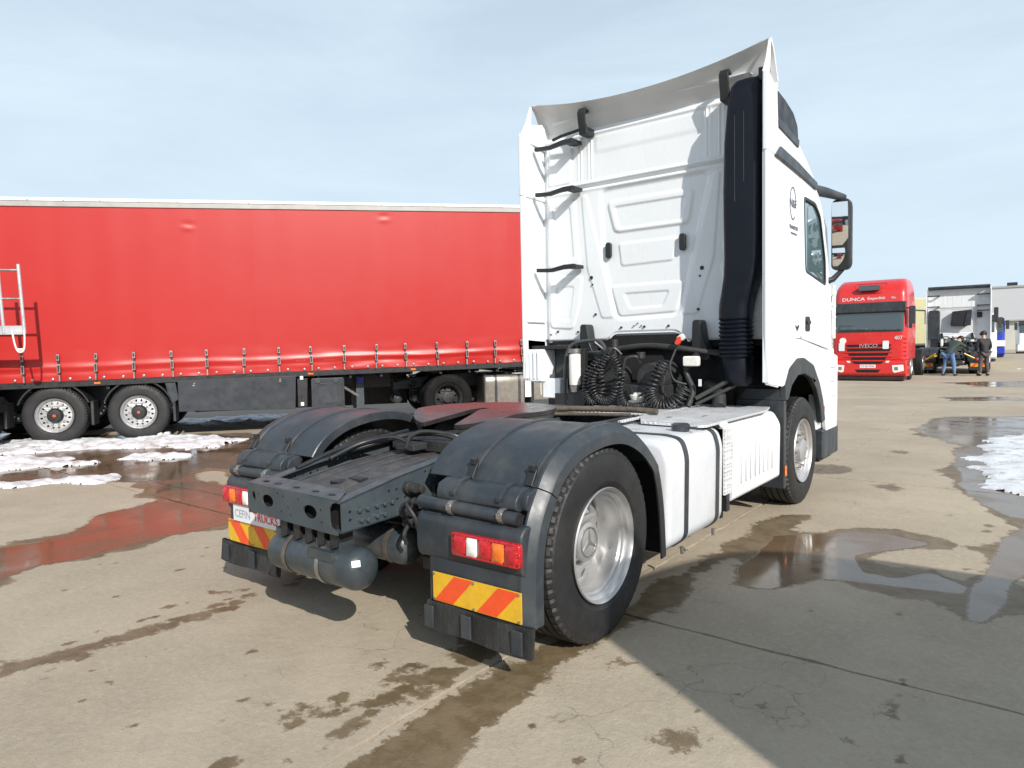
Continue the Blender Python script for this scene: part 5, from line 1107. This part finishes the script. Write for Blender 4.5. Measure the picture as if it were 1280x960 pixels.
# ---------------------------------------------------------------- cabs seen from the front
def front_cab(T, mat, H=3.72, W=1.24, details=True, visor='plastic'):
    # front at y = 0 facing -Y, body to +Y
    def sec(z):
        k = z/H; back = 2.25
        yf = .05 if z < 1.8 else .05+(z-1.8)**1.6*.10
        if k > .85: yf += (k-.85)/.15*.55*((k-.85)/.15)
        w = W-(.0 if z < 2.4 else (z-2.4)*.07)-(.10*((k-.9)/.1)**2 if k > .9 else 0)
        r = .22; o = []
        for a in np.linspace(0, PI/2, 6): o.append((-w+r-r*math.cos(a), yf+r-r*math.sin(a), z))
        for a in np.linspace(PI/2, 0, 6): o.append((w-r+r*math.cos(a), yf+r-r*math.sin(a), z))
        return o+[(w, back, z), (-w, back, z)]
    MB().loft([sec(z) for z in list(np.linspace(.78, H*.97, 26))+[H]]).build('cab_body', mat, T, smooth=50, bevel=0)
    yz = lambda z: (.05 if z < 1.8 else .05+(z-1.8)**1.6*.10)
    def ws(u, v):
        x = (2*u-1)*(W-.07); z = 1.79+.72*v; c = max(0, abs(x)-(W-.24)); return (x, yz(z)-.012+(.22-math.sqrt(max(0, .0484-c*c))), z)
    MB().grid(ws, 40, 8).build('windscreen', 'glass', T, smooth=60)
    MB().prism([(-.02, 2.86), (-.02, 2.52), (.08, 2.47), (.30, 2.86)], -W+.05, W-.05, 'X').build('sun_visor', visor, T, bevel=.02)
    for s in (1, -1):
        def mk(b): return b if s > 0 else b.mirror()
        mk(MB().prism(rrect(W+.04, W+.24, 2.05, 2.68, .04), .02, .16, 'Y')).build('mirror_housing', 'plastic', T, bevel=.02)
        mk(MB().tube([(W-.04, .15, 2.62), (W+.12, .08, 2.60)], .025, 8)).build('mirror_arm', 'plastic', T)
        mk(MB().box(W+.001, W+.012, .45, 1.2, 1.9, 2.55)).build('side_window', 'glass', T, bevel=.002)
        w = wheel(T, (s*(W-.17), 1.35, .5), s, 'front')
    MB().box(-W+.06, W-.06, .25, 2.3, .3, .8).build('chassis_front', 'black', T)
    bp = MB().prism([(-.03, .77), (-.09, .70), (-.09, .28), (.02, .16), (.9, .16), (.9, .77)], -W, W, 'X').build('front_bumper', mat, T, bevel=.05, seg=3)
    MB().box(-W+.08, W-.08, -.03, .8, .04, .16).build('bumper_skirt', 'black', T, bevel=.02)
    return bp
iv = thing('red_truck', 'red high-roof tractor cab facing us with white lettering and number 407', 'truck', (-2.10, 24.75, 0), math.radians(1))
bp = front_cab(iv, 'redpaint')
for k, (z, w) in enumerate(((1.29, .74), (1.13, .72), (.965, .66), (.82, .58))):
    g = MB().prism([(-w, z+.045), (w, z+.045), (w-.03, z-.035), (-w+.03, z-.035)], .034, .047, 'Y').build('grille_slot', 'hole', iv)
for k in range(5): MB().box(-.80+.05*k*0, .80, .020, .036, 1.20-.165*k, 1.235-.165*k).build('grille_bar', 'redpaint', iv, bevel=.006) if k < 4 else None
MB().text('IVECO', .17, lambda u, v, w: (u*1.25, .026-w, 1.235+v), .012).build('maker_lettering', 'alu', iv, smooth=0)
MB().text('STRALIS', .075, lambda u, v, w: (u*2.6, .040-w, 1.66+v), .008, sp=1.4).build('model_lettering', 'redmark', iv, smooth=0)
MB().text('407', .19, lambda u, v, w: (.96+u*.9, .040-w, 1.50+v), .006).build('fleet_number', 'txt_white', iv, smooth=0)
yr = lambda z: .05+(z-1.8)**1.6*.10
MB().text('DUNCA', .17, lambda u, v, w: (-.54+u*1.25, yr(2.95+v)-.012-w, 2.95+v), .006).text('Expeditii', .14, lambda u, v, w: (.22+u*1.2, yr(2.97+v)-.012-w, 2.97+v), .006).text('SRL', .09, lambda u, v, w: (.78+u*1.1, yr(2.98+v)-.012-w, 2.98+v), .006).build('company_lettering', 'txt_white', iv, smooth=0)
MB().prism([(x, z) for x, z in rrect(-.36, .36, 3.30, 3.50, .08)], .10, .62, 'Y').build('roof_window', 'glass', iv, bevel=.01)
MB().curve([roundpoly([(-.58, 3.62), (.58, 3.62), (.42, 3.20), (-.42, 3.20)], .12), roundpoly([(-.55, 3.59), (.55, 3.59), (.40, 3.23), (-.40, 3.23)], .12)], .05, lambda u, v, w: (u, yr(v)-.0+w+(max(0, v/3.72-.85)/.15)**2*.55, v)).build('roof_pressing', 'redpaint', iv)
MB().lathe([(.030, .0005), (.031, .115), (.05, .115)], 24, 'Y', o=(-.86, 0, 1.48)).build('round_sticker', 'txt_white', iv)
for x, z in ((-.90, 1.27), (.56, 1.33)): MB().prism(rrect(x-.10, x+.10, z-.17, z+.13, .03), .018, .04, 'Y').build('grille_cover', 'plate', iv, bevel=.01)
MB().box(-.26, .26, -.102, -.088, .48, .60).build('number_plate', 'plate', bp, bevel=.004)
MB().text('CV 80 YDN', .09, lambda u, v, w: (u*.95, -.104-w, .512+v), .002).build('plate_lettering', 'txt_dark', bp, smooth=0)
MB().prism([(-.55, .72), (.55, .72), (.42, .63), (-.42, .63)], -.098, -.05, 'Y').build('bumper_intake', 'hole', bp)
MB().prism([(-.42, .42), (.42, .42), (.34, .32), (-.34, .32)], -.098, -.05, 'Y').build('bumper_intake', 'hole', bp)
for s in (1, -1):
    MB().prism([(s*.78, .58), (s*1.14, .60), (s*1.16, .38), (s*.86, .30), (s*.80, .36)], -.105, -.05, 'Y').build('headlight', 'white_lens', bp, bevel=.015)
    MB().box(*sorted((s*.86, s*.98)), -.112, -.10, .40, .52).build('lamp_reflector', 'steel', bp, bevel=.02)
    MB().prism([(s*.60, .74), (s*.72, .74), (s*.66, .66), (s*.56, .68)], -.104, -.09, 'Y').build('fog_trim', 'white_lens', bp, bevel=.01)
    for k in range(5): MB().box(*sorted((s*1.10, s*1.235)), .06, .12, .92+.15*k, .945+.15*k).build('corner_vane', 'redpaint', iv, bevel=.005)
MB().box(-.4, .4, 2.3, 7.0, .65, .9).box(-1.2, 1.2, 5.0, 6.2, .5, 1.08).build('chassis', 'dark_frame', iv, bevel=.02, kind='stuff')
for s in (1, -1):
    w = wheel(iv, (s*1.07, 5.1, .5), s, 'rear_outer')
# grey cab hidden behind the red one
gc = thing('grey_truck', 'grey high-roof cab peeping out left of the red truck', 'truck', (-4.62, 33.5, 0), math.radians(-4)); front_cab(gc, 'trailer_white', H=3.95, visor='box_grey')
MB().box(-1.2, 1.2, .15, .6, 3.55, 3.72).build('light_bar', 'black', gc, bevel=.02)
# cream trailer between the trucks
ct = thing('box_trailer', 'pale yellow box trailer between the red truck and the white tractor', 'trailer', (-2.05, 38.5, 0), math.radians(-3))
MB().prism([(-1.25, 1.15), (1.25, 1.15), (1.25, 3.40), (-.2, 3.62), (-1.25, 3.78)], 0, 11, 'Y').build('cargo_body', 'yellow_paint', ct, bevel=.03)
MB().box(-1.26, 1.26, -.03, .0, 1.15, 1.25).build('rear_sill', 'steel', ct); MB().tube([(-1.2, -.02, 3.1), (1.2, -.02, 2.85)], .02, 6).build('tarp_rope', 'black', ct)
MB().box(-1.2, 1.2, .1, 11, .5, 1.14).build('chassis', 'black', ct)
for s in (1, -1):
    for y in (1.2, 2.5): wheel(ct, (s*1.08, y, .5), s, 'rear_outer')
# ---------------------------------------------------------------- white tractor unit seen from behind, far
dt = thing('tractor_truck', 'far white tractor seen from behind with two men standing at its tail', 'truck', (-.10, 31.6, 0), math.radians(1.5))
copy_parts(hero, dt, cab=False)
def rearcab(T):
    MB().prism([(2.97, 1.35), (2.97, 3.72), (3.3, 3.84), (4.2, 3.6), (4.9, 2.9), (5.05, 1.8), (5.05, .5), (3.2, .5)], -1.22, 1.22, 'X').build('cab_body', 'white_dirty', T, bevel=.05)
    nx, nz = 90, 90; X, Z = np.meshgrid(np.linspace(-1.2, 1.2, nx), np.linspace(1.40, 3.78, nz)); D = np.zeros_like(X)
    def ss(d, w): t = np.clip(d/w+.5, 0, 1); return t*t*(3-2*t)
    D += .03*ss(Z-2.87, .05)-.02*np.exp(-((Z-2.87)/.02)**2)-.035*ss(sdpoly(X, Z, [(-.72, 2.8), (.72, 2.8), (.72, 1.75), (-.72, 1.75)]), .05)+.02*ss(1.62-Z, .03)
    for k in range(6): D += .006*np.exp(-((X+.9-.36*k)/.03)**2)*(Z > 2.9)
    P = np.stack([X, 2.95-D, Z], -1).reshape(-1, 3); idx = np.arange(nx*nz).reshape(nz, nx); b = MB(); b.v = [tuple(p) for p in P.tolist()]; b.f = [tuple(f) for f in np.stack([idx[:-1, :-1], idx[:-1, 1:], idx[1:, 1:], idx[1:, :-1]], -1).reshape(-1, 4).tolist()]
    b.build('rear_wall', 'white_dirty', T, smooth=60, recalc=False)
    for s in (1, -1):
        MB().prism([(2.55, 3.74), (2.98, 3.80), (2.98, 1.2), (2.70, 1.0), (2.58, 1.3)], *sorted((s*1.225, s*1.255)), 'X').build('side_deflector', 'white', T, bevel=.006)
        for z in (3.45, 2.95, 2.72)[:2 if s < 0 else 3]: MB().box(*sorted((s*1.2, s*.72)), 2.70, 2.76, z-.02, z+.03).box(*sorted((s*.72, s*.78)), 2.7, 2.93, z-.02, z+.03).build('deflector_bracket', 'black', T, bevel=.005)
        MB().prism([(4.5, 2.2), (4.65, 2.2), (4.65, 2.9), (4.5, 2.9)], *sorted((s*1.30, s*1.48)), 'X').build('mirror_housing', 'black', T, bevel=.03)
    MB().prism([(2.60, 3.80), (2.98, 3.72), (3.05, 3.84), (2.66, 3.88)], -1.18, 1.2, 'X').build('roof_spoiler', 'plastic', T, bevel=.01)
    sn = MB().prism(rrect(-1.14, -.70, 1.45, 2.80, .08), 2.62, 2.92, 'Y').build('air_intake_column', 'plastic', T, bevel=.03)
    MB().prism(rrect(-1.06, -.78, .95, 1.48, .08), 2.66, 2.90, 'Y').build('intake_elbow', 'black', T, bevel=.03)
    w = MB().prism(roundpoly([(-.28, 2.05), (.36, 2.02), (.50, 2.78), (-.22, 2.72)], .05), 2.70, 2.93, 'Y').build('rear_box', 'black', T, bevel=.02)
    MB().prism(roundpoly([(.24, 2.05), (.50, 2.06), (.54, 2.76), (.36, 2.76)], .03), 2.66, 2.70, 'Y').build('box_cover', 'box_grey', T, bevel=.01)
    for k in range(6): MB().box(-.22, .22, 2.690, 2.698, 2.14+.09*k, 2.17+.09*k).build('box_louvre', 'box_grey', w)
    MB().box(.72, .92, 2.85, 2.93, 2.42, 2.66).build('small_vent', 'black', T, bevel=.01); MB().box(.70, .86, 2.91, 2.925, 2.18, 2.36).build('warning_sticker', 'spoiler', T)
rearcab(dt)
MB().box(-.62, -.5, -.9, -.82, .72, .80).tube([(-.9, -.8, .62), (-.55, -.9, .86)], .03, 8).tube([(.45, -.9, .86), (.8, -.8, .66)], .03, 8).build('yellow_bar', 'yellow', dt, bevel=.005)
# ---------------------------------------------------------------- others far right
wt = thing('white_truck', 'white tractor cab half hidden right of the far tractor', 'truck', (-.55, 47.8, 0), math.radians(4)); front_cab(wt, 'white', H=3.0)
bt = thing('blue_truck', 'small lorry with blue cab and white bumper far at the right', 'truck', (-.45, 58.0, 0), math.radians(4)); front_cab(bt, 'blue_paint', H=2.95, W=1.15)
MB().box(-1.16, 1.16, -.12, .0, .80, 1.25).build('white_front_panel', 'white', bt, bevel=.03)
vt = thing('white_van', 'white light lorry by the warehouse at the right edge', 'van', (2.2, 71.0, .0), math.radians(6)); front_cab(vt, 'white', H=2.75, W=1.1)
wh = thing('warehouse', 'large pale grey industrial hall on the horizon at the right', 'building', (-5.0, 93.5, 0), math.radians(1.0))
MB().box(0, 120, 0, 40, 3.3, 7.05).build('upper_cladding', 'whwall', wh)
MB().box(.1, 119.9, .12, 39.9, 0, 3.3).build('lower_wall', 'whlow', wh)
MB().box(-.1, 120.1, -.12, 40.1, 7.05, 7.25).build('roof_edge', 'trailer_grey', wh)
for k in range(24): MB().box(2.5+5*k, 2.58+5*k, -.05, .0, 3.3, 7.05).build('cladding_joint', 'trailer_white', wh)
for x in (9, 20, 31): MB().box(x, x+3.6, .06, .13, 0, 3.1).build('loading_door', 'trailer_grey', wh)
MB().box(4.4, 5.4, 2, 3, 7.25, 7.75).build('roof_vent', 'box_grey', wh, bevel=.05)
MB().box(0, 120, -.3, .0, 3.25, 3.40).build('gutter', 'trailer_grey', wh)

# ---------------------------------------------------------------- people
def skin_obj(name, nodes, edges, mat, parent, root=0, sub=2):
    me = bpy.data.meshes.new(name); me.from_pydata([n[0] for n in nodes], edges, []); me.materials.append(MT[mat])
    ob = bpy.data.objects.new(name, me); COL.objects.link(ob)
    if parent: ob.parent = parent
    md = ob.modifiers.new('skin', 'SKIN'); md.use_smooth_shade = True
    if not me.skin_vertices: me.attributes  # layer is made by the modifier below when missing
    bm = bmesh.new(); bm.from_mesh(me); lay = bm.verts.layers.skin.verify()
    bm.verts.ensure_lookup_table()
    for i, n in enumerate(nodes):
        r = n[1]; bm.verts[i][lay].radius = (r, r) if not isinstance(r, tuple) else r; bm.verts[i][lay].use_root = (i == root)
    bm.to_mesh(me); bm.free()
    sb = ob.modifiers.new('sub', 'SUBSURF'); sb.levels = sub; sb.render_levels = sub
    return ob
def person(label, loc, rz, J, coat, trous):
    T = thing('person', label, 'person', loc, rz)
    pel, sp, ch, nk, hd, ht = [Vector(J[k]) for k in ('pel', 'spine', 'chest', 'neck', 'head', 'top')]
    nodes = [(pel, (.15, .11)), (sp, (.135, .10)), (ch, (.165, .115)), (nk, .055), (hd, (.080, .098)), (ht, (.070, .085))]; edges = [(0, 1), (1, 2), (2, 3), (3, 4), (4, 5)]
    def add(p, r, par): nodes.append((Vector(p), r)); edges.append((par, len(nodes)-1)); return len(nodes)-1
    jn = [(pel-Vector((0, 0, .06)), .178), (pel+Vector((0, 0, .02)), .172), (sp, .158), (ch, (.185, .14)), (nk-(nk-ch)*.25, .085)]; je = [(0, 1), (1, 2), (2, 3), (3, 4)]
    tn = [(pel+Vector((0, 0, .03)), .155)]; te = []
    for s in 'LR':
        sh, el, wr, hp, kn, an, to = [Vector(J[k+s]) for k in ('sh', 'el', 'wr', 'hip', 'kn', 'an', 'toe')]
        a = add(sh, .055, 2); b = add(el, .042, a); c = add(wr, .028, b); dr = (wr-el).normalized(); side = dr.cross(Vector((0, 1, .2))).normalized()
        h = add(wr+dr*.07, (.036, .020), c)
        for k, ln in enumerate((.075, .085, .08, .062)):
            o = side*(-.024+.016*k); f1 = add(wr+dr*(.10+ln*.4)+o, .009, h); add(wr+dr*(.09+ln)+o+Vector((0, .02, -.01)), .008, f1)
        t1 = add(wr+dr*.05-side*.045, .010, h); add(wr+dr*.09-side*.055, .009, t1)
        a = add(hp, .085, 0); b = add(kn, .058, a); c = add(an, .040, b); d = add(to, (.042, .030), c)
        m = len(jn); jn += [(sh, .075), (el, .062), (wr, .048)]; je += [(3, m), (m, m+1), (m+1, m+2)]
        m = len(tn); tn += [(hp, .105), (kn, .078), (an+Vector((0, 0, .02)), .062)]; te += [(0, m), (m, m+1), (m+1, m+2)]
        skin_obj('shoe', [(an-Vector((0, .05, .035)), .050), ((an+to)/2-Vector((0, 0, .01)), .052), (to, .042)], [(0, 1), (1, 2)], 'shoe', T)
    # nose and ears
    fw = (hd-nk).cross(Vector((1, 0, 0))).normalized()*-1
    if fw.y < 0: fw = -fw
    add(hd+fw*.105+Vector((0, 0, -.01)), .014, 4)
    skin_obj('body', nodes, edges, 'skin', T)
    skin_obj('jacket', jn, je, coat, T); skin_obj('trousers', tn, te, trous, T)
    up = (ht-hd).normalized()
    hr = MB(); vs = []
    for i in range(9):
        for k in range(16):
            th = PI*.62*i/8; ph = 2*PI*k/16; d = up*math.cos(th)+(fw*-math.cos(ph)+Vector((1, 0, 0))*math.sin(ph))*math.sin(th)
            r = .124+.006*mnoise.noise(d*9); 
            vs.append(tuple(hd+up*.045+d*r*(1 if d.dot(fw) < .55 else .86)))
    hr.add(vs, [(i*16+k, i*16+(k+1) % 16, (i+1)*16+(k+1) % 16, (i+1)*16+k) for i in range(8) for k in range(16)]).build('hair', 'hair', T, smooth=80)
    for s in (-1, 1): MB().lathe([(0, .0005), (.012, .022), (.02, .018), (.024, .0005)], 8, o=tuple(hd+Vector((s*.10-.012, 0, 0)))).build('ear', 'skin', T)
    return T
person('man in blue jeans and dark green jacket bending over the far tractor tail', (-.02, 29.25, 0), math.radians(-20),
       dict(pel=(0, 0, .90), spine=(.05, .10, 1.08), chest=(.10, .28, 1.28), neck=(.14, .42, 1.37), head=(.16, .53, 1.43), top=(.17, .60, 1.50),
            shL=(-.08, .30, 1.31), elL=(-.20, .50, 1.10), wrL=(-.12, .72, .98), shR=(.28, .30, 1.29), elR=(.42, .52, 1.10), wrR=(.36, .76, 1.0),
            hipL=(-.10, 0, .84), knL=(-.16, .04, .46), anL=(-.20, -.04, .09), toeL=(-.21, .14, .045), hipR=(.10, 0, .84), knR=(.17, .05, .46), anR=(.22, -.02, .09), toeR=(.25, .16, .045)), 'jacket_green', 'jeans')
person('man in black jacket and grey trousers standing right of the bending man', (1.14, 29.35, 0), math.radians(35),
       dict(pel=(0, 0, .92), spine=(0, .02, 1.10), chest=(0, .03, 1.34), neck=(0, .05, 1.50), head=(0, .08, 1.60), top=(0, .08, 1.68),
            shL=(-.19, .03, 1.40), elL=(-.27, .06, 1.12), wrL=(-.18, .24, .98), shR=(.19, .03, 1.40), elR=(.27, .05, 1.12), wrR=(.20, .22, .97),
            hipL=(-.10, 0, .86), knL=(-.13, .03, .48), anL=(-.16, -.03, .09), toeL=(-.20, .15, .045), hipR=(.10, 0, .86), knR=(.12, .05, .48), anR=(.15, .0, .09), toeR=(.19, .18, .045)), 'jacket_black', 'trouser_grey')

# ---------------------------------------------------------------- behind the camera: a red truck, and a dark hall added for the mirrors to reflect
rt = thing('red_truck', 'red tractor cab parked far behind the camera, seen only in the door mirror', 'truck', (5.4, -14.0, 0), math.radians(178))
for ch in [q for q in COL.objects if q.parent == iv and q.name.split('.')[0] in ('cab_body', 'windscreen', 'sun_visor', 'front_bumper', 'bumper_skirt', 'mirror_housing', 'wheel', 'chassis', 'chassis_front')]:
    c_2 = ch.copy(); COL.objects.link(c_2); c_2.parent = rt
    for k2 in [q for q in COL.objects if q.parent == ch and q.name.split('.')[0] not in ('number_plate', 'plate_lettering')]: d_2 = k2.copy(); COL.objects.link(d_2); d_2.parent = c_2
hb_ = thing('added_dark_hall', 'long dark hall added behind the camera to darken the mirror reflections', 'building', (0, -60, 0))
MB().box(-60, 60, -20, 0, 0, 8).build('wall', 'box_grey', hb_)
MB().box(-60.3, 60.3, -20.3, .3, 8, 8.3).build('roof', 'trailer_grey', hb_)
for k in range(9): MB().box(-50+12*k, -45+12*k, .0, .1, 0, 4.5).build('gate', 'spoiler', hb_)
